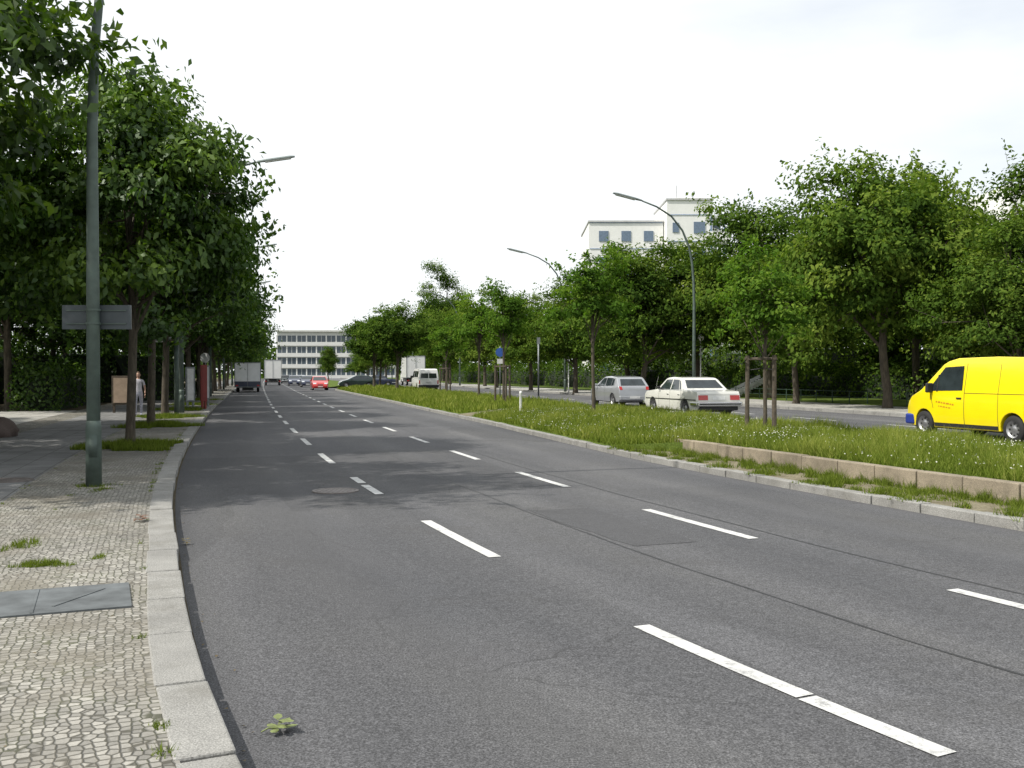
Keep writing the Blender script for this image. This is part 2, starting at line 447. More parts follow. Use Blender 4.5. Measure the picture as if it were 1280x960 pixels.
blocks('granite_kerb', -3.13, -2.86, -.05, .125, -10, YE, 1.0, GRAN, gap=.02)
strip('kerb_joint', [(-3.11, .10), (-2.88, .10)], -10, 60, SOIL)
strip('gutter_dirt', [(-2.87, .0055), (-2.83, .0075)], -10, 60, SOIL)
blocks('granite_kerb', 21.5, 21.75, .1, .33, -10, YE, 1.2, GRAN)
strip('far_pavement', [(21.7, .325), (26, .33)], -12, YE, LSLAB)
strip('park_lawn', [(26, .335), (32, .4), (80, .5)], -12, YE, LAWN, 3)
# median
WY = 18.6
def med(Y):
    a = mk(Y)
    t = 0 if Y < WY else min(1, (Y - WY) / 2.2)
    e0 = a + 1.29 - t * 1.11
    return [(e0 - .002, .08), (e0, .36 - t * .23), (e0 + .9 + .8 * t, .40 - .08 * t), (a + 4, .40 - .04 * t), (MR - .2, .32)]
def medz(Y, off):
    pr = med(Y)[1:]; return float(np.interp(off, [p[0] for p in pr], [p[1] for p in pr]))
PY0, PY1 = 36.4, 38.4
strip('median_lawn', med, -12, PY0, LAWN, .4)
strip('median_lawn', med, PY1, 101, LAWN, 1.)
strip('median_lawn', med, 113, YE, LAWN, 3.)
strip('median_path', lambda Y: [(mk(Y) + .1, .125), (mk(Y) + 2, .31), (MR - .1, .33)], PY0, PY1, DRY, .5)
strip('dirt_strip', lambda Y: [(mk(Y) + .18, .11), (mk(Y) + 1.14, .115)], -12, 23, DRY, .6)
blocks('median_kerb', lambda Y: mk(Y), lambda Y: mk(Y) + .2, -.05, .12, -10, 101, 1.0, GRAN, gap=.02)
blocks('median_kerb', lambda Y: mk(Y), lambda Y: mk(Y) + .2, -.05, .12, 113, YE, 1.0, GRAN)
blocks('median_kerb', MR - .22, MR, .1, .33, -10, 101, 1.0, GRAN)
blocks('retaining_wall', lambda Y: mk(Y) + 1.12, lambda Y: mk(Y) + 1.3, 0, .385, -10, WY + .4, 1.0, CONC, .015, .02)
# lane markings
def dash(mb, off, a, b, w=.13, z=.026):
    n = 3
    for i in range(n):
        y0 = a + (b - a) * i / n; y1 = a + (b - a) * (i + 1) / n
        mb.add([P(y0, off - w / 2, z), P(y0, off + w / 2, z), P(y1, off + w / 2, z), P(y1, off - w / 2, z)], [(0, 1, 2, 3)])
mb = MB()
for off in (0, 2.95):
    k = 0; y = 4.6 - 4.95 * 3
    while y < 270:
        if off == 0 and k in (3, 5):
            c = 5.42 if k == 3 else 15.7
            dash(mb, off, y, c - .012); dash(mb, off + .01, c + .012 + (.25 if k == 5 else 0), y + 2.35)
        else:
            dash(mb, off, y, y + 2.35)
        y += 4.95; k += 1
y = 2.
while y < 270:
    dash(mb, 17.35, y, y + 2.6, z=.226); y += 5.2
mb.obj('lane_markings', [MARK])
mb = MB()
def patch(y0, y1, o0, o1, z=.022):
    n = 6; vs = []
    for i in range(n + 1):
        yy = y0 + (y1 - y0) * i / n; vs += [P(yy, o0 + rnd.uniform(-.05, .05), z), P(yy, o1 + rnd.uniform(-.05, .05), z)]
    mb.add(vs, [(2 * i, 2 * i + 1, 2 * i + 3, 2 * i + 2) for i in range(n)])
patch(9.6, 12.3, 1.5, 2.3, .0235)
mb.obj('asphalt_patch', [PATCH])
# tarred construction joints between the paving lanes
strip('tar_seam', lambda Y: [(1.42 + .012 * math.sin(Y * 1.9), .0225), (1.445 + .012 * math.sin(Y * 1.9) + .008 * math.sin(Y * 5), .0225)], 4, 40, BLK, .4)
strip('tar_seam', lambda Y: [(3.32 + .015 * math.sin(Y * 1.3), .0205), (3.35 + .015 * math.sin(Y * 1.3), .0205)], 6, 34, BLK, .4)
def manhole(p, z, r=.31):
    mb = MB()
    mb.lathe([(.001, .004), (r * .9, .004), (r * .91, .0), (r * .97, .0), (r * .98, .006), (r * 1.12, .006), (r * 1.13, -.02)], (0, 0, 0), 28, axis='z')
    for i in range(-3, 4):
        mb.box((i * r * .22, 0, .006), (.02, 2 * math.sqrt(max(.01, (r * .8) ** 2 - (i * r * .22) ** 2)), .006))
    mb.obj('manhole_cover', [M('cast_iron', (.17, .15, .14), .6, .3, .3, 10)], loc=(p[0], p[1], z))
manhole(P(15.1, -.55), .026); manhole((-7.8, 15.4), .135, .3)
mb = MB(); rzc = heading(8.)
mb.box((0, 0, 0), (.86, 1.5, .02)); mb.box((0, -.1, .012), (.82, .02, .006)); mb.box((.1, .3, .013), (.6, .018, .005), R=Matrix.Rotation(.5, 3, 'Z'))
mb.box((.0, -.4, .013), (.6, .018, .005), R=Matrix.Rotation(-.6, 3, 'Z')); mb.box((0, .62, .012), (.82, .02, .006))
mb.obj('utility_cover', [M('cover_steel', (.105, .115, .12), .85, .0, .35, 4)], loc=(-3.58, 7.2, .123), rz=rzc)

# ------------------------------------------------------------ grass
def blades(name, regions, mat=GRASS):
    C = np.concatenate([r[0] for r in regions]); H = np.concatenate([r[1] for r in regions]); W = np.concatenate([r[2] for r in regions]); T = np.concatenate([r[3] for r in regions])
    n = len(C); a = rng.uniform(0, 6.28, n); ln = rng.normal(0, .42, (n, 2)) * H[:, None]
    V = np.empty((n, 3, 3), dtype=np.float32)
    dx = np.stack([np.cos(a) * W, np.sin(a) * W, np.zeros(n)], 1) / 2
    V[:, 0] = C - dx; V[:, 1] = C + dx; V[:, 2] = C + np.stack([ln[:, 0], ln[:, 1], H], 1)
    me = bpy.data.meshes.new(name); me.vertices.add(n * 3); me.vertices.foreach_set('co', V.ravel())
    me.loops.add(n * 3); me.loops.foreach_set('vertex_index', np.arange(n * 3, dtype=np.int32))
    me.polygons.add(n); me.polygons.foreach_set('loop_start', np.arange(0, n * 3, 3, dtype=np.int32)); me.polygons.foreach_set('loop_total', np.full(n, 3, dtype=np.int32))
    me.materials.append(mat); at = me.attributes.new('tint', 'FLOAT', 'FACE'); at.data.foreach_set('value', T.astype(np.float32))
    me.update(calc_edges=True)
    o = bpy.data.objects.new(name, me); COL.objects.link(o); return o
def PA(Y, off, z):
    off = off - np.where(off < -2, np.interp(Y, [4, 6, 10.5], [.19, .13, 0]), 0)
    m = np.interp(Y, _ys, _m); k = 1 / np.sqrt(1 + m * m); x = np.interp(Y, _ys, _x)
    return np.stack([x + off * k, Y - off * m * k, z], 1)
def med_region(n, y0, y1, h, w):
    Y = rng.uniform(y0, y1, n); u = rng.random(n)
    lo = np.array([med(y)[1][0] for y in Y]) + .03; off = lo + u * (MR - .22 - lo)
    Z = np.array([medz(y, o) for y, o in zip(Y, off)])
    pt = np.sin(Y * .9 + off * 1.3) * np.sin(off * 2.1 - Y * .4) + .6 * np.sin(Y * 2.7 + off * .7) * np.sin(off * 4.3)
    T = np.clip(.5 + .18 * pt + rng.normal(0, .17, n), 0, 1)
    keep = ~((Y > PY0 - .1) & (Y < PY1 + .1))
    H = rng.uniform(.45, 1.4, n) ** 1.4 * h * (1 + .45 * pt)
    return (PA(Y, off, Z - .01)[keep], H[keep], np.full(n, w)[keep], T[keep])
regs = [med_region(100000, 6, 20, .17, .018), med_region(60000, 20, 36.4, .18, .03), med_region(30000, 38.4, 70, .18, .06), med_region(12000, 70, 101, .18, .12)]
blades('median_grass', regs)
def tuft(x, y, z, rx, ry, n, h, w=.012):
    a = rng.uniform(0, 6.28, n); r = np.sqrt(rng.random(n)) * (1 + .3 * np.sin(a * 3 + x) + .15 * np.sin(a * 7))
    C = np.stack([x + rx * r * np.cos(a), y + ry * r * np.sin(a), np.full(n, z)], 1)
    return (C, rng.uniform(.4, 1.2, n) * h * (1.15 - .5 * np.clip(r, 0, 1)), np.full(n, w), np.clip(rng.normal(.36, .18, n), 0, 1))
T_ = []
for (x, y, rx, n) in [(-8.55, 22.4, 1.0, 6500), (-11.2, 31.2, 1.05, 4500)]:
    T_.append(tuft(x, y, .12, rx, rx * 1.2, n, .2, .02))
for (Y, o, rx, n) in [(38.5, -4.2, 1.1, 3000), (46, -4.2, 1.1, 2500), (53, -4.2, 1.1, 2000), (62, -4.2, 1.2, 1800)]:
    p = P(Y, o); T_.append(tuft(p.x, p.y, .12, rx, rx * 1.1, n, .18, .02))
T_.append(tuft(-4.1, 8.65, .12, .24, .13, 700, .06, .008)); T_.append(tuft(-4.75, 9.6, .12, .14, .3, 300, .08, .008)); T_.append(tuft(-3.75, 9.0, .12, .05, .1, 90, .05, .008))
T_.append(tuft(-6.2, 14.7, .12, .3, .3, 260, .06, .01)); T_.append(tuft(-5.9, 14.2, .12, .12, .3, 150, .05, .01))
for i in range(90):
    Y = rnd.uniform(5, 34); p = P(Y, rnd.choice([-3.16, -3.18, -4.9, -4.95, -4.2]) + rnd.uniform(-.03, .03)); r = rnd.uniform(.02, .08); T_.append(tuft(p.x, p.y, .118, r, r, int(500 * r), .04, .007))
for i in range(180):
    Y = rnd.uniform(6, 21); p = P(Y, mk(Y) + rnd.choice([.22, 1.08, 1.05, .7]) + rnd.uniform(-.05, .12)); r = rnd.uniform(.04, .26); T_.append(tuft(p.x, p.y, .11, r, r, int(900 * r), rnd.uniform(.05, .2), .012))
blades('weeds', T_)
Y = np.concatenate([rng.uniform(6, 22, 4200), rng.uniform(20, 36, 4200)])
lo = np.array([med(y)[1][0] for y in Y]) + .1; off = lo + rng.random(len(Y)) * (MR - .3 - lo)
keep = (np.sin(Y * .8) * np.sin(off * 1.1 + Y * .3) + rng.normal(0, .5, len(Y))) > -.1
Y = Y[keep]; off = off[keep]; Z = np.array([medz(y, o) for y, o in zip(Y, off)]) + rng.uniform(.1, .19, len(Y))
FL = M('flower_white', (.58, .58, .48), .8)
me = leaf_mesh('clover_flowers', PA(Y, off, Z), rng.normal(size=(len(Y), 3)) * .6 + np.array([0, -.3, .6]), rng.uniform(.018, .034, len(Y)), np.ones(len(Y)), FL, 1.)
COL.objects.link(bpy.data.objects.new('clover_flowers', me))

def fallen_leaf(x, y, z, s, mat, rz):
    mb = MB()
    for k in range(7):
        a = -2.1 + k * .7; L = s * (1 - .07 * abs(k - 3)); u = Vector((math.cos(a), math.sin(a), 0)); w = Vector((-u.y, u.x, 0))
        up = lambda t: Vector((0, 0, .02 + .05 * s * 4 * t * (1 - t) + .02 * (k % 3)))
        pts = [up(0), u * L * .45 + w * L * .27 + up(.4), u * L * .8 + w * L * .22 + up(.9), u * L + up(.6), u * L * .8 - w * L * .22 + up(.5), u * L * .45 - w * L * .27 + up(.2)]
        mb.add(pts, [(0, 1, 2, 3, 4, 5)])
    mb.tube([(0, 0, .02), (-s * .5, -s * .1, .03), (-s * .8, .05 * s, .01)], .004, 5)
    mb.obj('fallen_leaf', [mat], loc=(x, y, z), rz=rz)
fallen_leaf(-1.17, 4.94, .005, .1, M('leaf_green', (.15, .18, .06), .6, var=.4, scale=30), .4)
fallen_leaf(-4.2, 11.2, .125, .11, M('leaf_brown', (.15, .06, .025), .8, var=.3), 1.)
fallen_leaf(-3.4, 10.35, .005, .06, M('leaf_ochre', (.15, .12, .04), .8, var=.3), 2.)
n = 500; Y = rng.uniform(4, 40, n); off = np.where(rng.random(n) < .7, rng.uniform(-8, -3.2, n), -2.8 + np.abs(rng.normal(0, .08, n)))
Z = np.where(off < -2.86, .137, .014)
me = leaf_mesh('leaf_litter', PA(Y, off, Z), rng.normal(size=(n, 3)) * .15 + np.array([0, 0, 1]), rng.uniform(.012, .035, n), rng.random(n), M('litter', (.12, .09, .045), .9, var=.5, scale=3), .7)
COL.objects.link(bpy.data.objects.new('leaf_litter', me))

# ------------------------------------------------------------ trees
def PT(Y, off): p = P(Y, off); return p.x, p.y
tree('chestnut_tree', CH[0], -8.62, 22.4, .12, .76, .97, 0.6)
tree('chestnut_tree', CH[1], -11.35, 31.2, .12, .88, .97, 2.)
for k, (Y, off) in enumerate([(40, -4.4), (48, -4.3), (56, -4.4), (64.5, -4.3), (73, -4.4), (82, -4.3), (92, -4.4), (103, -4.4), (115, -4.3), (128, -4.4), (144, -4.3), (162, -4.4), (182, -4.4), (206, -4.4), (235, -4.4), (262, -4.4)]):
    x, y = PT(Y, off); s = rnd.uniform(.95, 1.1) if Y < 50 else rnd.uniform(1.1, 1.25); tree('chestnut_tree', CH[(k + 2) % 4], x, y, .12, s, rnd.uniform(.95, 1.08))
tree('chestnut_tree', CHB[0], -9.9, 13.8, .12, 1.0, 1.12, 1.2)
tree('chestnut_tree', CH[2], -13.6, 18.5, .12, 1.05, 1.2)
tree('chestnut_tree', CH[1], -16.5, 25.5, .12, 1.2, 1.25)
for k, (Y, off) in enumerate([(31, -13), (36, -18), (47, -11.5), (50, -17), (59, -12), (69, -13), (82, -12), (98, -13), (118, -12), (145, -13), (180, -12), (225, -13)]):
    x, y = PT(Y, off); s = rnd.uniform(1.1, 1.35); tree('chestnut_tree', CH[k % 4], x, y, .1, s, s * rnd.uniform(.9, 1.0))
def stakes(x, y, z, h=1.85, r=.42, rz=.3):
    e = empty('tree_stakes', (x, y, z), rz); mb = MB(); pts = []
    for k in range(3):
        a = 2 * math.pi * k / 3 + .5; p = (r * math.cos(a), r * math.sin(a)); pts.append(p)
        mb.tube([(p[0], p[1], -.1), (p[0] * .97, p[1] * .97, h)], [.055, .05], 8)
    mb.obj('posts', [WOOD], e)
    mb = MB()
    for k in range(3):
        a = Vector((*pts[k], h - .08)); b = Vector((*pts[(k + 1) % 3], h - .08)); d = (b - a) * .08
        mb.tube([a - d, b + d], .035, 6)
    mb.obj('rails', [WOOD], e)
    mb = MB()
    for k in range(3):
        mb.tube([(pts[k][0], pts[k][1], h - .35), (0, 0, h - .3)], .012, 5)
    mb.obj('straps', [BLK], e)
tree('young_tree', YO[0], 6.02, 23.6, .38, .92, .92, 1.); stakes(6.02, 23.6, .36)
tree('young_tree', YO[1], 2.75, 33.5, .33, 1.15, 1.2, .3)
tree('young_tree', YO[2], -.4, 47.5, .33, 1.15, 1.2, 2.); stakes(-.4, 47.5, .33)
tree('young_tree', YO[0], -4.6, 69, .33, 1.1, 1.1, 4.); stakes(-4.6, 69, .33)
tree('young_tree', YO[1], -1.9, 57, .33, 1.3, 1.25, 4.)
for k, (Y, off, s, sz) in enumerate([(80, 10.6, .85, .76), (91, 10., .85, .74), (99, 11.5, .7, .62)]):
    x, y = PT(Y, off); tree('linden_tree', LIM[k % 2], x, y, .3, s, sz)
RT = [  # x, y, s, sz
    (7.8, 60, 1.0, 1.0), (11.8, 62, 1.05, 1.1), (4.6, 72, .95, .9), (1.6, 84, .9, .86), (-1.5, 98, .95, .92), (-3, 110, 1.0, .98),
    (14.8, 57, 1.1, 1.27), (13.6, 47.5, .8, .85), (15.7, 41.5, 1.02, 1.18), (20.8, 51, 1.15, 1.25), (25.5, 58, 1.2, 1.15), (22.6, 42, .95, 1.06),
    (18.6, 36.5, .7, .72), (20.6, 33, .55, .7), (28, 42, 1.1, 1.15), (24.5, 33.5, .85, 1.02), (33, 50, 1.2, 1.2), (-8, 128, 1.1, 1.0), (-11, 142, 1.1, 1.05), (-11.4, 166, 1.5, 1.85), (-20, 182, 1.2, 1.1),
    (9.5, 80, 1.2, 1.0), (17, 72, 1.3, 1.1), (26, 68, 1.2, 1.0), (37, 64, 1.3, 1.15), (-26, 205, 1.2, 1.1), (-32, 235, 1.2, 1.1), (-38, 262, 1.1, .9), (-37, 200, .6, .72), (-43.5, 278, .8, .55)]
for k, (x, y, s, sz) in enumerate(RT):
    tree('linden_tree', LI[(k * 5 + 1 + k // 6) % 6], x, y, .35, s, sz)
def shrub_row(name, pts, h, w, n, mat, ls=.16, base=(.012, .02, .008)):
    Cs = []; Ns = []; Ts = []; mb = MB()
    for i in range(len(pts) - 1):
        a = Vector((*pts[i], 0)); b = Vector((*pts[i + 1], 0)); L = (b - a).length; d = (b - a) / L; q = Vector((-d.y, d.x, 0))
        k = int(n * L); t = rng.uniform(-.03, 1.03, k); ang = rng.uniform(0, math.pi, k)
        hh = h * (1 + .12 * np.sin(t * L * 1.1 + i) + .1 * np.sin(t * L * 2.9)); ww = w * (1 + .15 * np.sin(t * L * 1.7 + 2))
        rr = 1 - np.abs(rng.normal(0, .12, k))
        lat = np.sign(np.cos(ang)) * np.abs(np.cos(ang)) ** .5 * ww / 2 * rr; zz = np.abs(np.sin(ang)) ** .6 * hh * rr
        zz = zz * np.where(rng.random(k) < .25, rng.random(k), 1)
        C = np.array([a.x, a.y, .1]) + np.outer(t * L, [d.x, d.y, 0]) + np.outer(lat, [q.x, q.y, 0]) + np.outer(zz, [0, 0, 1])
        Cs.append(C); Ns.append(np.outer(lat / w, [q.x, q.y, 0]) * 2 + np.array([0, 0, .5]) + rng.normal(size=(k, 3)) * .6)
        Ts.append(np.clip(.4 + .2 * np.sin(t * L * 2.3 + zz * 3) + rng.normal(0, .15, k), 0, 1))
        m_ = 10; vs = []
        for j in range(m_ + 1):
            c = a + d * L * j / m_; f = rnd.uniform(.75, .9)
            if (i == 0 and j == 0) or (i == len(pts) - 2 and j == m_): f *= .55; c = c + d * (L * .06 * (1 if j == 0 else -1))
            for lx, lz in ((-.46, 0), (-.44, .6), (-.25, .93), (.25, .93), (.44, .6), (.46, 0)):
                vs.append(c + q * lx * w * f + Vector((0, 0, lz * h * f * .9)))
        mb.add(vs, [(j * 6 + e, j * 6 + e + 1, (j + 1) * 6 + e + 1, (j + 1) * 6 + e) for j in range(m_) for e in range(5)] + [(0, 1, 2, 3, 4, 5), tuple(m_ * 6 + e for e in range(5, -1, -1))])
    for (pe, pn) in ((pts[0], pts[1]), (pts[-1], pts[-2])):
        a = Vector((*pe, 0)); d = (a - Vector((*pn, 0))).normalized(); q = Vector((-d.y, d.x, 0)); k = int(n * w * .8)
        la = rng.uniform(-.5, .5, k) * w; zz = rng.random(k) * h * np.sqrt(np.clip(1 - (la / w * 1.7) ** 2, 0, 1)); dd = rng.uniform(-.1, .35, k) * (1 - zz / h * .6)
        Cs.append(np.array([a.x, a.y, .1]) + np.outer(dd, [d.x, d.y, 0]) + np.outer(la, [q.x, q.y, 0]) + np.outer(zz, [0, 0, 1]))
        Ns.append(np.array([d.x, d.y, .6]) + rng.normal(size=(k, 3)) * .6); Ts.append(np.clip(rng.normal(.42, .18, k), 0, 1))
    C = np.concatenate(Cs)
    me = leaf_mesh(name + '_leaves', C, np.concatenate(Ns), rng.uniform(.7, 1.3, len(C)) * ls, np.concatenate(Ts), mat)
    e = empty(name); link('leaves', me, e); mb.obj('branch_mass', [M('twigs', base, .95)], e)
def row(Y0, Y1, off, n=6): return [PT(Y0 + (Y1 - Y0) * i / n, off) for i in range(n + 1)]
shrub_row('hedge', row(8, 33, -9.6), 1.75, 1.6, 900, LEAF_D, .13)
shrub_row('hedge', row(46, 120, -10.2), 2.2, 2.0, 220, LEAF_D, .2)
shrub_row('shrubbery', row(14, 33, -14.5), 3.2, 3.0, 600, LEAF_D, .2)
shrub_row('shrubbery', [(-30, 52), (-24, 58), (-22, 64)], 4., 4.0, 400, LEAF_D, .25)
shrub_row('shrubbery', row(46, 130, -17), 4.2, 4.0, 200, LEAF_D, .25)
shrub_row('shrubbery', row(14, 66, 33), 2.3, 3.0, 450, LEAF_M, .2)
shrub_row('shrubbery', row(66, 180, 31), 2.8, 3.0, 180, LEAF_M, .25)
shrub_row('shrubbery', row(20, 110, 42), 5., 4.0, 250, LEAF_M, .28)
g = rng
k = 22000; t = g.random(k); X = -190 + 420 * t
hh = 7 + 2.0 * np.sin(X * .13) + 1.5 * np.sin(X * .31 + 1)
C = np.stack([X, 335 + g.uniform(-4, 4, k), hh * g.random(k) ** .7], 1)
me = leaf_mesh('distant_trees', C, g.normal(size=(k, 3)) + np.array([0, -.6, .6]), g.uniform(.8, 1.8, k), np.clip(g.normal(.4, .15, k), 0, 1), LEAF_M, .8)
COL.objects.link(bpy.data.objects.new('distant_trees', me))

# ------------------------------------------------------------ street lamps
lampP = [(0, 0, 0), (0, 0, 3), (0, 0, 5.2), (.03, 0, 6.4), (.12, 0, 7.4), (.3, 0, 8.3), (.7, 0, 9.2), (1.35, 0, 9.95), (2.2, 0, 10.42), (3.05, 0, 10.7)]
mb = MB(); mb.tube(lampP, [.1, .092, .078, .07, .064, .06, .055, .05, .045, .042], 14)
mb.tube([(0, 0, 0), (0, 0, .9), (0, 0, 1.0)], [.115, .112, .096], 14); mb.box((-.0, -.113, .62), (.11, .01, .32))
LP = mb.mesh('lamp_pole', [POLE], True)
mb = MB()
R = Matrix.Rotation(-.2, 3, 'Y')
prof = [(.0, .04, .03), (.12, .08, .055), (.5, .13, .07), (1.5, .13, .07), (1.72, .09, .04)]
vs = []
for (l, w, h) in prof:
    for a, b in ((-1, -.3), (-1, .3), (-.6, 1), (.6, 1), (1, .3), (1, -.3)):
        vs.append(R @ Vector((l, a * w, b * h)) + Vector((3.0, 0, 10.69)))
mb.add(vs, [(i * 6 + j, i * 6 + (j + 1) % 6, (i + 1) * 6 + (j + 1) % 6, (i + 1) * 6 + j) for i in range(4) for j in range(6)] + [tuple(range(5, -1, -1)), tuple(24 + j for j in range(6))])
LH = mb.mesh('lamp_head', [M('lamp_housing', (.2, .23, .22), .5, .3)])
mb = MB(); mb.box(R @ Vector((1.0, 0, -.04)) + Vector((3.0, 0, 10.69)), (1.1, .2, .05), R=R)
LD = mb.mesh('lamp_diffuser', [M('diffuser', (.5, .5, .46), .3)])
def lamp(x, y, z, rz):
    e = empty('street_lamp', (x, y, z), rz); link('pole', LP, e); link('head', LH, e); link('diffuser', LD, e); return e
LX, LY = -6.2, 14.7
lamp(LX, LY, .1, .33)
for Y in (42.8, 72, 101, 131, 160, 190):
    p = P(Y, -3.95); lamp(p.x, p.y, .1, math.atan(-slope(Y)))
for (x, y) in ((9.9, 54), (4.15, 77.5), (-6.1, 116), (-15.2, 152), (-22, 182)):
    lamp(x, y, .3, math.pi + .26)
e = empty('traffic_sign', (LX, LY, 2.63), 0)
mb = MB(); mb.box((0, .13, 0), (1.03, .012, .36)); mb.box((0, .139, 0), (1.03, .004, .36), 1); mb.obj('panel', [M('sign_back', (.075, .088, .095), .65, .1, .15), M('sign_face', (.6, .6, .6))], e)
mb = MB()
for zz in (-.1, .1): mb.box((0, .114, zz), (.9, .018, .015)); mb.lathe([(.093, -.015), (.106, -.015), (.106, .015), (.093, .015)], (0, 0, zz), 14, axis='z')
mb.obj('brackets', [POLE], e)

# ------------------------------------------------------------ vehicles
def cuts(bm, xs, zs):
    for x in xs: bmesh.ops.bisect_plane(bm, geom=bm.verts[:] + bm.edges[:] + bm.faces[:], plane_co=(x, 0, 0), plane_no=(1, 0, 0))
    for z in zs: bmesh.ops.bisect_plane(bm, geom=bm.verts[:] + bm.edges[:] + bm.faces[:], plane_co=(0, 0, z), plane_no=(0, 0, 1))
class Car:
    def __init__(s, name, L, hw, prof, arches, wr, fx, fz, paint, loc, head, z):
        s.e = empty(name, loc, head); s.L = L; s.hw = hw; s.fx = fx; s.fz = fz; s.prof = prof; s.wr = wr; s.arches = arches
        xm = L / 2; s.xm = xm
        sill = .24
        pts = list(prof)
        for c, r in sorted(arches, reverse=True):
            a0 = math.asin(max(-1, min(1, (sill - wr) / r)))
            for k in range(13):
                a = a0 + (math.pi - 2 * a0) * k / 12
                pts.append((c + r * math.cos(a), wr + r * math.sin(a)))
        bm = bmesh.new()
        vs = [bm.verts.new((x, 1, z_)) for x, z_ in pts]
        f = bm.faces.new(vs)
        r = bmesh.ops.extrude_face_region(bm, geom=[f])
        for v in r['geom']:
            if isinstance(v, bmesh.types.BMVert): v.co.y = -1
        bmesh.ops.recalc_face_normals(bm, faces=bm.faces[:])
        bmesh.ops.triangulate(bm, faces=bm.faces[:])
        cuts(bm, fx[0], fz[0])
        for v in bm.verts: v.co.y *= s.w(v.co.x, v.co.z); v.co.x -= xm
        bmesh.ops.remove_doubles(bm, verts=bm.verts[:], dist=.001)
        bmesh.ops.dissolve_limit(bm, angle_limit=.02, verts=bm.verts[:], edges=bm.edges[:])
        for f in bm.faces: f.smooth = True
        me = bpy.data.meshes.new('body'); bm.to_mesh(me); bm.free(); me.materials.append(paint)
        o = link('body', me, s.e)
        b = o.modifiers.new('b', 'BEVEL'); b.width = .035; b.segments = 3; b.limit_method = 'ANGLE'; b.angle_limit = math.radians(28); b.use_clamp_overlap = True
        wn = o.modifiers.new('w', 'WEIGHTED_NORMAL'); wn.keep_sharp = True
        mb = MB(); mb.box((0, 0, .42), (L - .5, hw * 2 - .5, .44)); mb.box((0, 0, .3), (L - .3, hw * 1.5, .12)); mb.obj('underbody', [BLK], s.e)
        mb = MB()
        for c, r in arches:
            for sg in (-1, 1):
                yo = sg * (hw - .13); o3 = (c - xm, yo, wr)
                mb.lathe([(wr * .62, sg * .10), (wr * .9, sg * .105), (wr, sg * .07), (wr, -sg * .09), (wr * .6, -sg * .1)], o3, 28, 0)
                mb.lathe([(.001, sg * .07), (wr * .16, sg * .075), (wr * .2, sg * .06), (wr * .5, sg * .045), (wr * .6, sg * .085), (wr * .63, sg * .1)], o3, 28, 1)
                for q in range(8):
                    a = q * math.pi / 4; mb.box(Vector(o3) + Vector((math.cos(a) * wr * .42, sg * .056, math.sin(a) * wr * .42)), (.045, .012, .045), 2)
        mb.obj('wheels', [TYRE, RIM, BLK], s.e, smooth=True)
    def w(s, x, z): return s.hw * float(np.interp(x, *s.fx)) * float(np.interp(z, *s.fz))
    def side(s, name, polys, mat, off=.007, sides=(-1, 1)):
        bm = bmesh.new()
        for pl in polys:
            for sg in sides:
                vs = [bm.verts.new((x, sg, z)) for x, z in pl]
                f = bm.faces.new(vs if sg < 0 else vs[::-1])
        bmesh.ops.triangulate(bm, faces=bm.faces[:]); cuts(bm, s.fx[0], s.fz[0])
        for v in bm.verts:
            sg = 1 if v.co.y > 0 else -1
            v.co.y = sg * (s.w(v.co.x, v.co.z) + off); v.co.x -= s.xm
        me = bpy.data.meshes.new(name); bm.to_mesh(me); bm.free(); me.materials.append(mat); return link(name, me, s.e)
    def cross(s, name, items, mat, off=.008):
        mb = MB()
        for p0, p1, a0, b0, a1, b1 in items:
            d = Vector((p1[0] - p0[0], 0, p1[1] - p0[1])).normalized(); nrm = Vector((-d.z, 0, d.x))
            c = Vector((p0[0] - s.L / 2, 0, p0[1] - .7))
            if nrm.dot(c) < 0: nrm = -nrm
            w0 = s.w(*p0); w1 = s.w(*p1)
            vs = [Vector((p0[0] - s.xm, a0 * w0, p0[1])), Vector((p0[0] - s.xm, b0 * w0, p0[1])), Vector((p1[0] - s.xm, b1 * w1, p1[1])), Vector((p1[0] - s.xm, a1 * w1, p1[1]))]
            mb.add([v + nrm * off for v in vs], [(0, 1, 2, 3)])
        return mb.obj(name, [mat], s.e)
    def box(s, name, items, mat, bevel=.01):
        mb = MB()
        for c, d in items: mb.box((c[0] - s.xm, c[1], c[2]), d)
        return mb.obj(name, [mat], s.e, bevel=bevel)

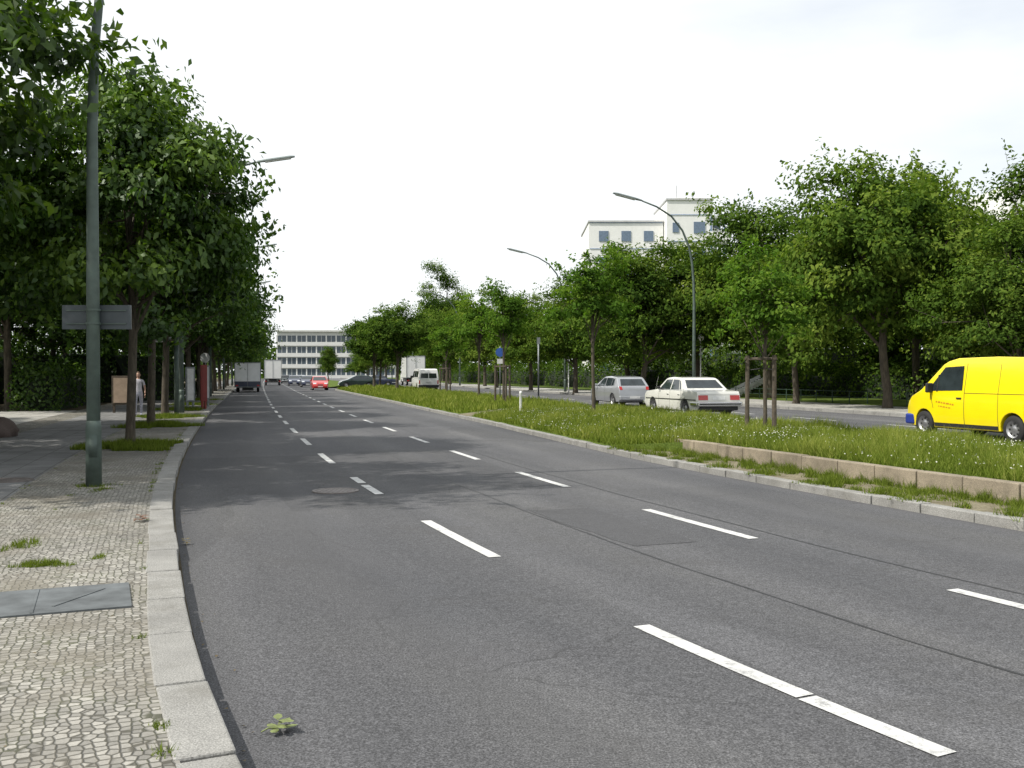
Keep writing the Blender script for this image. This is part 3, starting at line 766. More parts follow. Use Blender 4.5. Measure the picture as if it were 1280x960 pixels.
def lerp2(a, b, t): return (a[0] + (b[0] - a[0]) * t, a[1] + (b[1] - a[1]) * t)
def van(name, paint, loc, head, low=None, glazed=False, letter=False):
    L = 4.66; hw = .94
    prof = [(.05, .30), (0, .42), (0, .95), (.05, 1.55), (.13, 1.86), (.3, 1.93), (1.5, 1.97), (2.75, 1.95), (3.05, 1.88), (3.2, 1.8), (3.9, 1.2), (4.0, 1.14), (4.35, 1.0), (4.55, .86), (4.64, .68), (4.66, .45), (4.6, .27), (4.3, .24)]
    c = Car(name, L, hw, prof, [(.88, .37), (3.82, .37)], .315,
            ([0, .15, 3.2, 3.9, 4.35, 4.66], [.95, 1, 1, .97, .9, .78]), ([.2, .5, .75, 1.12, 1.8, 1.97], [.95, .99, 1., .985, .87, .80]), paint, loc, head, 0)
    c.side('side_windows', [[(2.45, 1.17), (3.68, 1.14), (3.12, 1.73), (2.48, 1.76)]], GLASS, .008)
    c.side('window_seals', [[(3.30, 1.13), (3.34, 1.13), (3.34, 1.53), (3.30, 1.56)]], BLK, .012)
    if glazed: c.side('rear_side_windows', [[(.3, 1.2), (1.25, 1.2), (1.25, 1.74), (.36, 1.72)], [(1.35, 1.2), (2.3, 1.2), (2.3, 1.76), (1.35, 1.75)]], GLASS, .008)
    sm = [[(2.37, .35), (2.385, .35), (2.385, 1.82), (2.37, 1.82)], [(3.44, .72), (3.455, .72), (3.6, 1.12), (3.585, 1.12)], [(1.30, .35), (1.312, .35), (1.312, 1.8), (1.30, 1.8)], [(.1, 1.10), (2.37, 1.10), (2.37, 1.112), (.1, 1.112)]]
    c.side('door_seams', sm, BLK, .004)
    c.side('sill_trim', [[(1.3, .27), (3.42, .27), (3.42, .36), (1.3, .36)]], BLK, .012)
    c.cross('windscreen', [(lerp2((3.2, 1.8), (3.9, 1.2), .02), lerp2((3.2, 1.8), (3.9, 1.2), .97), -.9, .9, -.93, .93)], GLASS)
    c.cross('rear_window', [((.012, 1.12), (.048, 1.54), -.82, -.04, -.8, -.04), ((.012, 1.12), (.048, 1.54), .04, .82, .04, .8)], GLASS)
    c.cross('tail_lamps', [((0, .62), (0, .94), -.98, -.86, -.98, -.86), ((0, .62), (0, .94), .86, .98, .86, .98)], REDL)
    c.cross('head_lamps', [((4.56, .85), (4.637, .69), -.95, -.55, -.97, -.58), ((4.56, .85), (4.637, .69), .55, .95, .58, .97)], HEADL, .012)
    c.cross('grille', [((4.56, .85), (4.637, .69), -.5, .5, -.5, .5)], BLK, .01)
    c.box('bumpers', [((4.6, 0, .40), (.2, 1.5, .26)), ((4.42, .70, .41), (.34, .32, .26)), ((4.42, -.70, .41), (.34, .32, .26)), ((.02, 0, .42), (.16, 1.82, .22))], low or BLK, .04)
    c.box('mirrors', [((3.52, .99, 1.22), (.09, .2, .24)), ((3.52, -.99, 1.22), (.09, .2, .24))], BLK, .03)
    c.box('handles', [((2.55, .94, .98), (.16, .03, .035)), ((2.55, -.94, .98), (.16, .03, .035))], BLK, .008)
    c.box('number_plates', [((-.066, 0, .78), (.01, .5, .11)), ((4.71, 0, .40), (.01, .5, .11))], PLATE, .002)
    if letter:
        pl = []
        x = 3.35
        for wd in (.05, .09, .04, .07, .1, .04, .06): pl.append([(x - wd, .86 - (3.35 - x) * .1), (x, .86 - (3.35 - x) * .1), (x, .895 - (3.35 - x) * .1), (x - wd, .895 - (3.35 - x) * .1)]); x -= wd + .03
        x = 3.25
        for wd in (.04, .06, .08, .05, .07): pl.append([(x - wd, .76 - (3.25 - x) * .1), (x, .76 - (3.25 - x) * .1), (x, .785 - (3.25 - x) * .1), (x - wd, .785 - (3.25 - x) * .1)]); x -= wd + .03
        c.side('lettering', pl, M('red_letter', (.55, .22, .02), .4), .006)
    return c
def sedan(name, paint, loc, head):
    L = 4.68; hw = .89
    prof = [(.12, .27), (.03, .38), (0, .6), (.02, .82), (.09, .93), (.95, .985), (1.02, 1.0), (1.5, 1.345), (1.68, 1.41), (2.3, 1.435), (2.68, 1.41), (2.82, 1.37), (3.35, .985), (3.45, .96), (4.45, .88), (4.58, .82), (4.66, .7), (4.66, .42), (4.5, .27), (4.2, .24)]
    c = Car(name, L, hw, prof, [(.96, .36), (3.76, .36)], .315,
            ([0, .2, .8, 3.6, 4.3, 4.68], [.93, .97, 1, 1, .975, .92]), ([.2, .45, .72, .95, 1.38, 1.44], [.95, .99, 1., .965, .79, .72]), paint, loc, head, 0)
    c.side('side_windows', [[(1.28, .99), (1.42, .99), (1.60, 1.31), (1.52, 1.29)], [(1.47, .985), (2.16, .985), (2.16, 1.345), (1.66, 1.335)], [(2.24, .985), (3.16, .985), (2.74, 1.335), (2.24, 1.345)]], GLASS, .007)
    c.side('door_seams', [[(2.19, .32), (2.2, .32), (2.2, .97), (2.19, .97)], [(3.18, .35), (3.19, .35), (3.19, .97), (3.18, .97)], [(1.25, .62), (1.26, .62), (1.3, .95), (1.29, .95)]], BLK, .003)
    c.side('chrome_strips', [[(.1, .615), (4.5, .60), (4.5, .635), (.1, .65)]], BLK, .010)
    c.side('window_trim', [[(1.2, .955), (3.25, .955), (3.25, .975), (1.2, .975)]], CHROME, .008)
    c.cross('rear_window', [(lerp2((1.02, 1.), (1.5, 1.345), .1), lerp2((1.02, 1.), (1.5, 1.345), .94), -.86, .86, -.84, .84)], GLASS)
    c.cross('windscreen', [(lerp2((3.35, .985), (2.82, 1.37), .05), lerp2((3.35, .985), (2.82, 1.37), .97), -.9, .9, -.88, .88)], GLASS)
    c.cross('boot_seams', [((.0195, .815), (.02, .822), -.9, .9, -.9, .9)], BLK, .006)
    c.cross('tail_lamps', [((0.002, .63), (.018, .80), -.97, -.52, -.97, -.52), ((.002, .63), (.018, .80), .52, .97, .52, .97)], REDL, .014)
    c.cross('number_plates', [((0.002, .64), (.017, .76), -.29, .29, -.29, .29)], PLATE, .012)
    c.cross('head_lamps', [((4.66, .5), (4.66, .68), -.95, -.58, -.95, -.58), ((4.66, .5), (4.66, .68), .58, .95, .58, .95)], HEADL)
    c.cross('grille', [((4.66, .48), (4.66, .7), -.28, .28, -.28, .28)], CHROME, .02)
    c.box('bumpers', [((-.05, 0, .49), (.13, 1.72, .14)), ((4.72, 0, .46), (.13, 1.72, .14)), ((.2, .875, .49), (.5, .05, .13)), ((.2, -.875, .49), (.5, .05, .13))], CHROME, .03)
    c.box('bumper_rubber', [((-.12, 0, .49), (.02, 1.6, .05))], BLK, .005)
    c.box('rear_apron', [((.06, 0, .33), (.1, 1.5, .14))], BLK, .02)
    c.box('mirrors', [((3.08, .93, 1.03), (.08, .12, .1)), ((3.08, -.93, 1.03), (.08, .12, .1))], BLK, .02)
    c.box('handles', [((2.36, .885, .80), (.16, .03, .03)), ((2.36, -.885, .80), (.16, .03, .03)), ((1.42, .885, .80), (.16, .03, .03)), ((1.42, -.885, .80), (.16, .03, .03))], CHROME, .006)
    mb = MB(); mb.tube([(3.9 - c.xm, .7, .92), (3.6 - c.xm, .7, 1.5)], .004, 4); mb.obj('aerial', [CHROME], c.e)
    return c
def hatch(name, paint, loc, head):
    L = 4.12; hw = .85
    prof = [(.12, .25), (.02, .36), (0, .55), (.04, .8), (.12, .95), (.5, 1.31), (.68, 1.39), (1.5, 1.44), (2.05, 1.41), (2.25, 1.36), (3.05, .98), (3.2, .93), (3.8, .78), (4.02, .62), (4.1, .48), (4.1, .34), (3.98, .24), (3.75, .22)]
    c = Car(name, L, hw, prof, [(.74, .345), (3.34, .345)], .305,
            ([0, .15, .7, 3.2, 3.8, 4.12], [.86, .94, 1, 1, .94, .8]), ([.2, .45, .7, .93, 1.36, 1.44], [.94, .99, 1., .96, .78, .70]), paint, loc, head, 0)
    c.side('side_windows', [[(.62, 1.0), (.95, .98), (.95, 1.33), (.72, 1.28)], [(1.0, .98), (1.72, .97), (1.72, 1.35), (1.0, 1.335)], [(1.8, .97), (2.82, .95), (2.18, 1.33), (1.8, 1.35)]], GLASS, .007)
    c.side('door_seams', [[(1.755, .3), (1.765, .3), (1.765, .95), (1.755, .95)], [(2.78, .32), (2.79, .32), (2.84, .92), (2.83, .92)]], BLK, .003)
    c.cross('rear_window', [(lerp2((.12, .95), (.5, 1.31), .12), lerp2((.12, .95), (.5, 1.31), .95), -.82, .82, -.8, .8)], GLASS)
    c.cross('windscreen', [(lerp2((3.05, .98), (2.25, 1.36), .05), lerp2((3.05, .98), (2.25, 1.36), .97), -.9, .9, -.88, .88)], GLASS)
    c.cross('tail_lamps', [((.042, .8), (.12, .95), -.98, -.78, -.98, -.8), ((.042, .8), (.12, .95), .78, .98, .8, .98)], REDL, .01)
    c.cross('head_lamps', [((3.82, .77), (4.0, .64), -.95, -.5, -.97, -.55), ((3.82, .77), (4.0, .64), .5, .95, .55, .97)], HEADL, .01)
    c.cross('grille', [((4.03, .61), (4.09, .5), -.4, .4, -.4, .4)], BLK, .01)
    c.box('bumpers', [((.02, 0, .42), (.14, 1.5, .2)), ((4.06, 0, .38), (.14, 1.35, .2))], paint, .04)
    c.box('number_plates', [((-.06, 0, .45), (.01, .5, .11)), ((4.14, 0, .38), (.01, .5, .11))], PLATE, .002)
    c.box('mirrors', [((2.72, .91, 1.0), (.1, .16, .12)), ((2.72, -.91, 1.0), (.1, .16, .12))], paint, .03)
    return c
def truck(name, loc, head, L=6.5, H=3.2, boxcol=WHITE, lower=None, cabcol=WHITE, zb=.95):
    e = empty(name, loc, head)
    mb = MB(); bl = L - 1.9
    mb.box((-L / 2 + bl / 2, 0, (H + zb) / 2), (bl, 2.3, H - zb)); mb.obj('cargo_box', [boxcol], e, bevel=.03)
    if lower:
        mb = MB(); mb.box((-L / 2 + bl / 2, 0, zb + .28), (bl + .02, 2.33, .55)); mb.obj('lower_panel', [lower], e, bevel=.01)
    mb = MB()
    for z in (zb + .03, H - .04): mb.box((-L / 2 + bl / 2, 0, z), (bl + .05, 2.36, .07))
    for y in (-1.15, 1.15): mb.box((-L / 2, y, (H + zb) / 2), (.07, .07, H - zb))
    mb.box((-L / 2 - .02, 0, (H + zb) / 2), (.03, .03, H - zb - .1)); mb.obj('frame_rails', [STEEL], e)
    mb = MB(); mb.box((-.2, 0, zb - .2), (L - .6, 1.0, .22)); mb.box((-L / 2 + .05, 0, .5), (.1, 2.0, .14)); mb.obj('chassis', [BLK], e)
    mb = MB(); x0 = L / 2 - 1.85; x1 = L / 2
    pr = [(x0, .5), (x0, 2.25), (x0 + .25, 2.4), (x0 + .9, 2.38), (x1 - .35, 1.5), (x1 - .02, 1.25), (x1, .5)]
    vs = [Vector((x, -1.02 * (.9 if z > 2 else 1), z)) for x, z in pr] + [Vector((x, 1.02 * (.9 if z > 2 else 1), z)) for x, z in pr]; n = len(pr)
    mb.add(vs, [tuple(range(n))[::-1], tuple(range(n, 2 * n))] + [(i, (i + 1) % n, n + (i + 1) % n, n + i) for i in range(n)]); mb.obj('cab', [cabcol], e, bevel=.04)
    mb = MB(); a = Vector((x0 + .92, 0, 2.33)); b = Vector((x1 - .36, 0, 1.53)); o = Vector((.02, 0, .012))
    mb.add([a + o + Vector((0, -.86, 0)), a + o + Vector((0, .86, 0)), b + o + Vector((0, .92, 0)), b + o + Vector((0, -.92, 0))], [(0, 1, 2, 3)])
    for sg in (-1, 1): mb.add([(x0 + .3, sg * 1.03, 1.5), (x1 - .5, sg * 1.03, 1.5), (x0 + .95, sg * .96, 2.15), (x0 + .35, sg * .96, 2.15)], [(0, 1, 2, 3)])
    mb.obj('cab_windows', [GLASS], e)
    mb = MB(); mb.box((x1 + .03, 0, .58), (.14, 2.0, .3)); mb.box((x1 + .01, 0, .95), (.04, 1.1, .22)); mb.obj('bumper', [BLK], e, bevel=.02)
    mb = MB()
    for sg in (-1, 1): mb.box((x1 + .01, sg * .8, .95), (.04, .26, .2))
    mb.obj('head_lamps', [HEADL], e)
    mb = MB()
    for sg in (-1, 1): mb.box((-L / 2 - .01, sg * .95, .62), (.04, .22, .12))
    mb.obj('tail_lamps', [REDL], e)
    mb = MB()
    for c in (-L / 2 + 1.3, L / 2 - .95):
        for sg in (-1, 1):
            mb.lathe([(.24, sg * .12), (.38, sg * .12), (.42, sg * .08), (.42, -sg * .12), (.2, -sg * .12)], (c, sg * .92, .42), 24, 0)
            mb.lathe([(.001, sg * .07), (.1, sg * .09), (.2, sg * .05), (.24, sg * .11)], (c, sg * .92, .42), 24, 1)
    mb.obj('wheels', [TYRE, RIM], e, smooth=True)
def hd(x, y):
    Y = y
    for _ in range(4):
        m = slope(Y); off = (x - float(np.interp(Y, _ys, _x))); Y = y + off * m * .9
    return heading(Y)
h_ = hd(11, 24); f = Vector((math.cos(h_), math.sin(h_), 0)); rt = Vector((f.y, -f.x, 0))
ctr = Vector((10.46, 25.2, 0)) - f * (3.82 - 2.33) + rt * .9; van('yellow_van', YEL, (ctr.x, ctr.y, .205), h_, BLUE, letter=True)
h_ = hd(7.3, 37); f = Vector((math.cos(h_), math.sin(h_), 0)); ctr = Vector((7.28, 34.9, .21)) + f * 2.34; sedan('white_sedan', CREAM, ctr, h_)
h_ = hd(5.3, 49); ctr = Vector((5.15, 48.0, .21)); hatch('silver_car', SILV, ctr, h_)
h_ = hd(-8, 90); van('white_van', WHITE, (-7.9, 89.5, .21), h_, glazed=True)
truck('box_truck', (-12.7, 126, .21), hd(-13, 126), 6.5, 3.7)
hatch('red_car', REDP, (-20.0, 103, .01), hd(-20, 103) + math.pi)
truck('box_truck', (-25.0, 94, .01), hd(-25, 94), 5.8, 2.75, GREYB, DBLU, DBLU, .45)
truck('box_truck', (-34.0, 141, .01), hd(-34, 141), 6.5, 3.6)
hatch('dark_green_car', DGRN, (-18.2, 116, .08), math.radians(198))
sedan('dark_blue_car', DBLU, (-16.6, 122, .1), math.radians(185))
hatch('dark_blue_car', DBLU, (-30.3, 138, .01), hd(-30, 138) + math.pi)
hatch('silver_car', SILV, (-33., 155, .01), hd(-33, 155) + math.pi)
sedan('dark_green_car', DGRN, (-37.5, 165, .01), hd(-37, 165) + math.pi)
hatch('dark_blue_car', DBLU, (-25.8, 125, .01), hd(-26, 125) + math.pi)

# ------------------------------------------------------------ buildings
def office(name, x, y, W, D, st, sh, rz, wallc, bayw=3.0, z0=0):
    e = empty(name, (x, y, z0), rz)
    H = st * sh + .9
    mb = MB(); mb.box((0, D / 2, H / 2), (W, D, H)); mb.obj('walls', [wallc], e)
    mb = MB(); mw = MB(); mf = MB()
    for i in range(st):
        zb = i * sh + 1.0
        mb.box((0, -.25, i * sh + .45), (W + .1, .5, 1.15))
        n = int(W / bayw)
        for k in range(n):
            cx = -W / 2 + (k + .5) * W / n
            mw.box((cx, -.02, zb + 1.05), (W / n - .35, .06, sh - 1.45))
            mf.box((cx, -.07, zb + 1.05), (.1, .05, sh - 1.45))
            mf.box((cx - W / n / 2, -.08, zb + .9), (.4, .12, sh - .9))
    mb.box((0, -.2, H + .15), (W + .5, D * .1 + .5, .5)); mb.box((0, D / 2, H + .1), (W + .3, D, .2))
    mb.obj('balustrades', [wallc], e); mw.obj('windows', [M('office_glass', (.06, .08, .10), .15)], e); mf.obj('window_frames', [wallc], e)
    mb = MB(); mb.box((W * .2, D / 2, H + 1.0), (W * .15, D * .5, 1.6)); mb.obj('roof_plant', [wallc], e)
WALLW = mat_stone('white_render', (.76, .76, .74), .05, .05, .2)
WALLO = mat_stone('pale_render', (.60, .60, .58), .06, .06, .25)
WALLG = mat_stone('grey_render', (.46, .46, .46), .1, .1, .4)
office('office_building', -54, 305, 36, 14, 4, 3.4, .05, WALLO)
e = empty('apartment_building', (0, 0, 0))
mb = MB(); mb.box((13.2, 121, 9.6), (8.6, 12, 19.2)); mb.box((20.2, 118, 10.7), (5.2, 10, 21.4)); mb.box((21, 120, 22), (3.4, 5, 1.0)); mb.box((55, 106, 10.5), (9, 10, 21))
mb.box((24.6, 121, 7), (4, 8, 14)); mb.obj('walls', [WALLW], e)
mb = MB(); mw = MB(); mr = MB()
for i in range(6):
    z = 1.7 + i * 3
    d = .35 * (5 - i)
    mb.box((23.4 + d / 2, 114.6, z + .05), (2.6 + d, 4.0, .25)); mb.box((23.4 + d / 2, 112.6, z + .6), (2.6 + d, .12, 1.0)); mb.box((24.65 + d, 114.6, z + .6), (.12, 3.8, 1.0))
    mw.box((22.85, 115.5, z + 1.6), (.1, 3, 2.)); mw.box((23.7, 116.9, z + 1.6), (1.6, .1, 2.))
    mr.box((22.6, 112.9, z + 1.8), (.1, .1, 2.0)); mr.box((24.1, 112.9, z + 1.8), (.08, .08, 2.0))
    for k in range(3): mw.box((10.6 + k * 2.6, 114.97, z + .9), (1.1, .1, 1.2))
    mw.box((18.6, 112.97, z + 1.6), (.7, .1, 1.1)); mw.box((21.3, 112.97, z + 1.6), (1.3, .1, 1.3))
    mr.box((20.2, 112.96, z + 3.05), (5.0, .05, .05)); mr.box((13.2, 114.96, z + 2.45), (8.4, .05, .05))
mb.box((23.4, 116, 19.6), (2.4, 5.5, .25)); mb.box((23.9, 114.2, 17.9), (2.8, .12, .5), R=Matrix.Rotation(.35, 3, 'Y'))
mb.obj('balconies', [WALLW], e); mw.obj('windows', [M('blue_glass', (.12, .17, .24), .15)], e); mr.obj('balcony_posts', [M('blue_steel', (.10, .2, .38), .5)], e)
mb = MB(); mb.box((13.2, 121, 19.3), (8.8, 12.3, .2)); mb.box((20.2, 118, 21.5), (5.4, 10.3, .2)); mb.tube([(19.5, 118, 21.6), (19.5, 118, 24)], .05, 5); mb.obj('roof_edges', [WALLG], e)
e = empty('staircase', (13.4, 60, .4), .3, .62)
mb = MB()
for i in range(12): mb.box((i * .3, 0, .1 + i * .13), (.3, 1.6, .25))
mb.obj('steps', [WALLW], e)
mb = MB()
for y in (-.85, .85):
    mb.box((1.65, y, 1.15), (3.9, .08, .3), R=Matrix.Rotation(-math.atan(.13 / .3), 3, 'Y'))
mb.obj('parapets', [WALLW], e)

# ------------------------------------------------------------ street furniture
def post_sign(name, x, y, z, h, col, panels, r=.03):
    e = empty(name, (x, y, z)); mb = MB(); mb.tube([(0, 0, 0), (0, 0, h)], r, 10); mb.lathe([(r * 1.6, 0), (r * 1.6, .05), (r, .08)], (0, 0, 0), 10, axis='z'); mb.obj('pole', [col], e, smooth=True)
    for i, (kind, cz, w, hh, mt, dx) in enumerate(panels):
        mb = MB(); yy = -.045 - r - .006 * i
        if kind == 'box': mb.box((dx, yy, cz), (w, .004, hh))
        else: mb.lathe([(.001, yy), (w / 2, yy), (w / 2, yy + .003), (.001, yy + .003)], (dx, 0, cz), 24)
        mb.obj('panel_%d' % (i + 1), [mt], e)
    return e
WS = M('sign_white', (.6, .6, .6), .5); BS = M('sign_blue', (.03, .09, .35), .4); RS = M('sign_red', (.22, .03, .025), .5)
post_sign('street_name_sign', -13.15, 38.9, .12, 3.1, POLE, [('box', 2.98, .72, .2, WS, -.5), ('box', 2.98, .63, .08, STEEL, -.5)], .09)
post_sign('traffic_sign', -.6, 50, .33, 2.8, STEEL, [('disc', 2.5, .45, .6, BS, 0), ('box', 2.05, .3, .25, WS, 0)])
post_sign('traffic_sign', 1.6, 60, .33, 3.6, STEEL, [('box', 3.4, .2, .4, STEEL, 0)], .05)
p = P(62, -3.8); post_sign('traffic_sign', p.x, p.y, .12, 2.9, STEEL, [('disc', 2.6, .6, .6, WS, 0)])
def board(x, y, w, h, face, rz=0, z=.12, frame=STEEL):
    e = empty('advertising_board', (x, y, z), rz)
    mb = MB(); mb.box((0, 0, .35 + h / 2), (w, .14, h)); mb.obj('case', [frame], e, bevel=.02)
    mb = MB(); mb.box((0, -.078, .35 + h / 2), (w - .14, .012, h - .16)); mb.obj('poster', [face], e)
    mb = MB()
    for sx in (-1, 1): mb.box((sx * (w / 2 - .08), 0, .2), (.09, .1, .42))
    mb.obj('legs', [frame], e)
board(-14.75, 45.5, .42, 1.6, WS, .5)
board(-14.35, 46.2, .3, 1.7, RS, .7, frame=RS)
board(-15.3, 49.5, .45, 1.7, WS, .6)
board(-16.3, 41.5, .8, 1.2, M('notice', (.4, .30, .22), .7), .2, frame=WOOD)
mb = MB(); mb.lathe([(.05, 0), (.05, .72), (.055, .73), (.055, .78), (.04, .82), (.001, .83)], (0, 0, 0), 14, axis='z'); mb.obj('bollard', [WHITE], loc=(.32, 36.6, .3), smooth=True)
def globe_lamp(x, y, z, h=3.4):
    e = empty('globe_lamp', (x, y, z)); mb = MB(); mb.tube([(0, 0, 0), (0, 0, .5), (0, 0, h)], [.07, .045, .04], 10); mb.obj('pole', [WHITE], e, smooth=True)
    mb = MB(); mb.lathe([(.001, h - .02)] + [(.2 * math.sin(a), h + .17 - .2 * math.cos(a)) for a in np.linspace(.2, 3.14, 10)], (0, 0, 0), 18, axis='z'); mb.obj('globe', [WHITE], e, smooth=True)
globe_lamp(4.1, 72, .33); globe_lamp(11.4, 60, .35)
mb = MB(); FEN = M('fence_green', (.03, .06, .04), .6)
Y = 14.
while Y < 60:
    a = P(Y, 26.6, .33); b = P(Y + 1.4, 26.6, .33)
    mb.tube([a, a + Vector((0, 0, .62))], .025, 6)
    for zz in (.3, .58): mb.tube([a + Vector((0, 0, zz)), b + Vector((0, 0, zz))], .015, 5)
    Y += 1.4
mb.obj('low_fence', [FEN])
bm = bmesh.new(); bmesh.ops.create_icosphere(bm, subdivisions=3, radius=.42)
for v in bm.verts:
    nrm = v.co.normalized(); k = 1 + .12 * math.sin(nrm.x * 4 + 1) + .1 * math.sin(nrm.y * 5 + nrm.z * 3) + .04 * math.sin(nrm.z * 11 + nrm.x * 9); v.co = Vector((v.co.x * k * 1.2, v.co.y * k, v.co.z * k * .75))
for f in bm.faces: f.smooth = True
me = bpy.data.meshes.new('boulder'); bm.to_mesh(me); me.materials.append(mat_stone('boulder_stone', (.12, .09, .08))); o = bpy.data.objects.new('boulder', me); COL.objects.link(o)
o.location = (-13.4, 25.9, .3)

# ------------------------------------------------------------ person
def skin_mesh(name, V, E, Rr, root=0, lv=2):
    me = bpy.data.meshes.new(name); me.from_pydata(V, E, []); o = bpy.data.objects.new(name, me); COL.objects.link(o)
    sk = o.modifiers.new('s', 'SKIN'); sk.use_smooth_shade = True
    for i, r in enumerate(Rr):
        d = me.skin_vertices[0].data[i]; d.radius = (r, r) if not hasattr(r, '__len__') else r; d.use_root = (i == root)
    sb = o.modifiers.new('u', 'SUBSURF'); sb.levels = lv; sb.render_levels = lv
    dg = bpy.context.evaluated_depsgraph_get(); dg.update()
    m2 = bpy.data.meshes.new_from_object(o.evaluated_get(dg)); bpy.data.objects.remove(o); return m2
def person(x, y, z, rz, top, bottom, skin, hair):
    e = empty('pedestrian', (x, y, z), rz)
    V = [(0, 0, .93), (0, 0, 1.08), (0, -.01, 1.25), (0, 0, 1.38), (0, 0, 1.46), (0, -.01, 1.53)]
    E = [(0, 1), (1, 2), (2, 3), (3, 4), (4, 5)]
    Rr = [(.15, .11), (.125, .09), (.145, .1), (.1, .075), (.05, .05), (.05, .055)]
    def add(v, r, p): V.append(v); Rr.append(r); E.append((p, len(V) - 1)); return len(V) - 1
    hands = []
    for sg, sw in ((-1, .1), (1, -.06)):
        h = add((sg * .095, 0, .84), (.09, .095), 0); k = add((sg * .1, -sw * .8, .48), (.058, .06), h); ca = add((sg * .1, -sw * .2, .3), (.05, .055), k)
        a = add((sg * .105, sw * .6 + .02, .09), (.034, .04), ca); add((sg * .115, sw * .6 - .14, .035), (.04, .028), a)
        s_ = add((sg * .17, 0, 1.36), (.058, .058), 3); el = add((sg * .235, sw * .5 + .03, 1.1), (.04, .04), s_); w_ = add((sg * .25, -.06 + sw * .3, .87), (.025, .028), el); hands.append((sg, V[w_]))
    me = skin_mesh('body', V, E, Rr)
    for m in (skin, top, bottom, M('shoe', (.05, .04, .035), .6)): me.materials.append(m)
    for p in me.polygons:
        zc = p.center.z; xx = abs(p.center.x)
        p.material_index = 3 if zc < .075 else 2 if zc < .95 and xx < .205 else 1 if (zc < 1.43 and (xx < .2 or zc > 1.2)) else 0
    link('body', me, e)
    for sg, w_ in hands:
        hv = [w_, (w_[0], w_[1] - .01, w_[2] - .05), (w_[0], w_[1] - .015, w_[2] - .09)]; he = [(0, 1), (1, 2)]; hr = [.024, (.02, .036), (.014, .038)]
        for k in range(4):
            L = (.07, .08, .075, .06)[k]; yy = w_[1] - .045 + k * .022; z0 = w_[2] - .09
            i0 = len(hv); hv += [(w_[0], yy, z0), (w_[0] - sg * .006, yy, z0 - L * .5), (w_[0] - sg * .025, yy, z0 - L)]; he += [(2, i0), (i0, i0 + 1), (i0 + 1, i0 + 2)]; hr += [.009, .0085, .007]
        i0 = len(hv); hv += [(w_[0] - sg * .01, w_[1] - .05, w_[2] - .055), (w_[0] - sg * .02, w_[1] - .065, w_[2] - .09)]; he += [(1, i0), (i0, i0 + 1)]; hr += [.011, .008]
        m2 = skin_mesh('hand', hv, he, hr, 0, 1); m2.materials.append(skin); link('hand', m2, e)
    bm = bmesh.new(); bmesh.ops.create_uvsphere(bm, u_segments=24, v_segments=16, radius=1)
    for v in bm.verts:
        c = v.co.copy()
        v.co = Vector((c.x * .074 * (1 - .25 * max(0, -c.z)), c.y * .095 * (1 - .1 * max(0, -c.z)), c.z * .118))
        if c.y < -.9 and abs(c.x) < .25 and -.35 < c.z < .1: v.co.y -= .016
        if c.y < -.7 and .05 < c.z < .3 and .2 < abs(c.x) < .55: v.co.y += .008
    for f in bm.faces: f.smooth = True
    me = bpy.data.meshes.new('head'); bm.to_mesh(me); me.materials.append(skin); o = link('head', me, e); o.location = (0, -.015, 1.585)
    mb = MB()
    for sx in (-1, 1): mb.lathe([(.001, -.006), (.011, 0), (.001, .006)], (sx * .03, -.1, 1.6), 10)
    mb.obj('eyes', [BLK], e)
    mb = MB(); mb.box((0, -.106, 1.53), (.045, .008, .01)); mb.obj('mouth', [RS], e)
    mb = MB()
    for sx in (-1, 1): mb.lathe([(.001, -.01), (.022, 0), (.001, .01)], (sx * .072, -.01, 1.58), 10)
    mb.obj('ears', [skin], e)
    bm = bmesh.new(); bmesh.ops.create_uvsphere(bm, u_segments=24, v_segments=16, radius=1)
    bmesh.ops.delete(bm, geom=[v for v in bm.verts if (v.co.y < -.35 and v.co.z < .5) or v.co.z < -.85], context='VERTS')
    for v in bm.verts: v.co = Vector((v.co.x * .085, v.co.y * .108 + .005, v.co.z * .125 + (0 if v.co.z > 0 else v.co.z * .05)))
    for f in bm.faces: f.smooth = True
    me = bpy.data.meshes.new('hair'); bm.to_mesh(me); me.materials.append(hair); o = link('hair', me, e); o.location = (0, 0, 1.6)
SK = M('skin', (.48, .29, .21), .6)
person(-14.38, 38.2, .13, .3, M('blouse', (.62, .60, .66), .9), M('trousers', (.42, .42, .50), .9), SK, M('hair', (.10, .06, .035), .7))

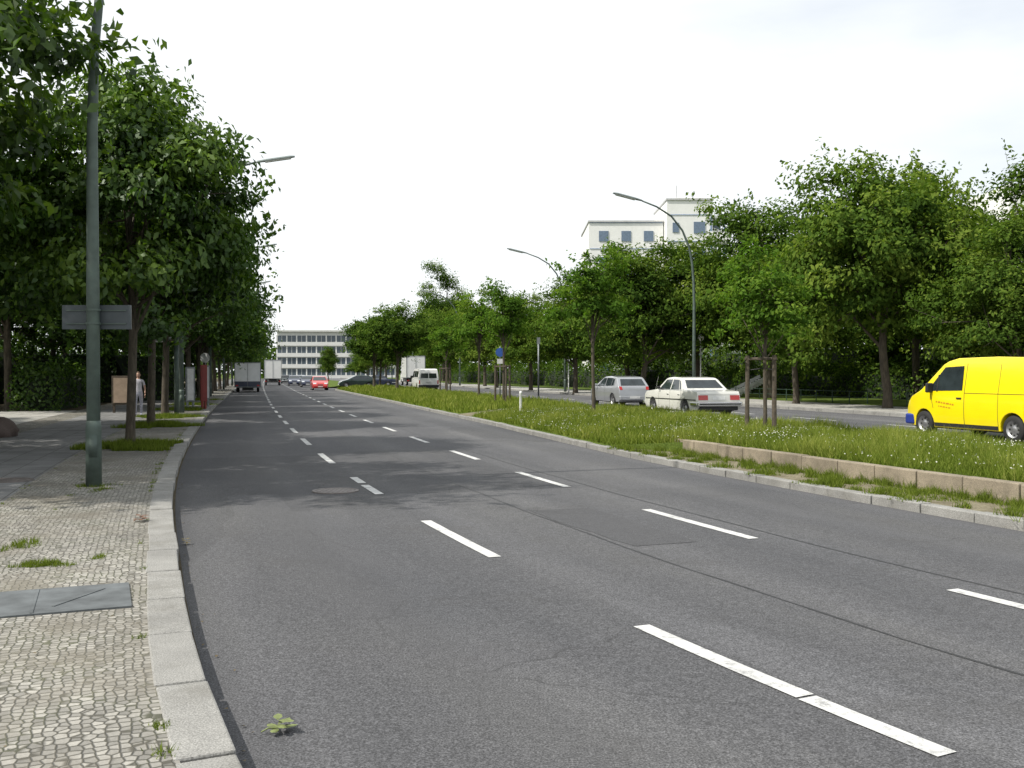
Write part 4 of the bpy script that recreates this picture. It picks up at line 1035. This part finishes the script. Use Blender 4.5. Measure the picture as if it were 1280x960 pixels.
# ------------------------------------------------------------ light, sky, camera
el = math.radians(50); sd = Vector((-.90, -.42, 0)).normalized() * math.cos(el); sd.z = math.sin(el)
L = bpy.data.lights.new('sun', 'SUN'); L.energy = 5.0; L.angle = math.radians(.8); L.color = (1, .955, .87)
so = bpy.data.objects.new('sun', L); COL.objects.link(so); so.rotation_euler = sd.to_track_quat('Z', 'Y').to_euler(); so.location = (-30, -10, 60)
W = bpy.data.worlds.new('World'); S.world = W; W.use_nodes = True; nt = W.node_tree
for n_ in list(nt.nodes): nt.nodes.remove(n_)
out = nt.nodes.new('ShaderNodeOutputWorld')
sky = nt.nodes.new('ShaderNodeTexSky'); sky.sky_type = 'NISHITA'; sky.sun_disc = False; sky.sun_elevation = el; sky.sun_rotation = math.atan2(sd.x, sd.y) % (2 * math.pi); sky.dust_density = 2.
b1 = nt.nodes.new('ShaderNodeBackground'); b1.inputs[1].default_value = .15; nt.links.new(sky.outputs[0], b1.inputs[0])
tc = nt.nodes.new('ShaderNodeTexCoord'); mp = nt.nodes.new('ShaderNodeMapping'); mp.inputs['Scale'].default_value = (1, 1, 3.6); mp.inputs['Location'].default_value = (.2, 0, .3); nt.links.new(tc.outputs['Generated'], mp.inputs[0])
ns = nt.nodes.new('ShaderNodeTexNoise'); ns.inputs['Scale'].default_value = 2.2; ns.inputs['Detail'].default_value = 6; nt.links.new(mp.outputs[0], ns.inputs[0])
sx = nt.nodes.new('ShaderNodeSeparateXYZ'); nt.links.new(tc.outputs['Generated'], sx.inputs[0])
m1 = nt.nodes.new('ShaderNodeMath'); m1.operation = 'MULTIPLY'; nt.links.new(sx.outputs[0], m1.inputs[0]); nt.links.new(sx.outputs[2], m1.inputs[1])
m2 = nt.nodes.new('ShaderNodeMath'); m2.operation = 'MULTIPLY_ADD'; m2.inputs[1].default_value = -1.5; nt.links.new(m1.outputs[0], m2.inputs[0]); nt.links.new(ns.outputs[0], m2.inputs[2])
cf = ramp(nt, m2.outputs[0], [(.26, .72), (.46, .97)])
b2 = nt.nodes.new('ShaderNodeBackground'); b2.inputs[0].default_value = (.955, .985, 1, 1); b2.inputs[1].default_value = 1.14
mx = nt.nodes.new('ShaderNodeMixShader'); nt.links.new(cf, mx.inputs[0]); nt.links.new(b1.outputs[0], mx.inputs[1]); nt.links.new(b2.outputs[0], mx.inputs[2]); nt.links.new(mx.outputs[0], out.inputs[0])
cam = bpy.data.cameras.new('camera'); cam.lens = 34.9; cam.sensor_width = 36; cam.clip_end = 6000; cam.clip_start = .05
co = bpy.data.objects.new('camera', cam); COL.objects.link(co); co.location = (0, 0, 1.8); co.rotation_euler = (math.radians(90 - .647), 0, 0)
S.camera = co
S.view_settings.view_transform = 'Standard'; S.view_settings.look = 'None'; S.view_settings.exposure = 0
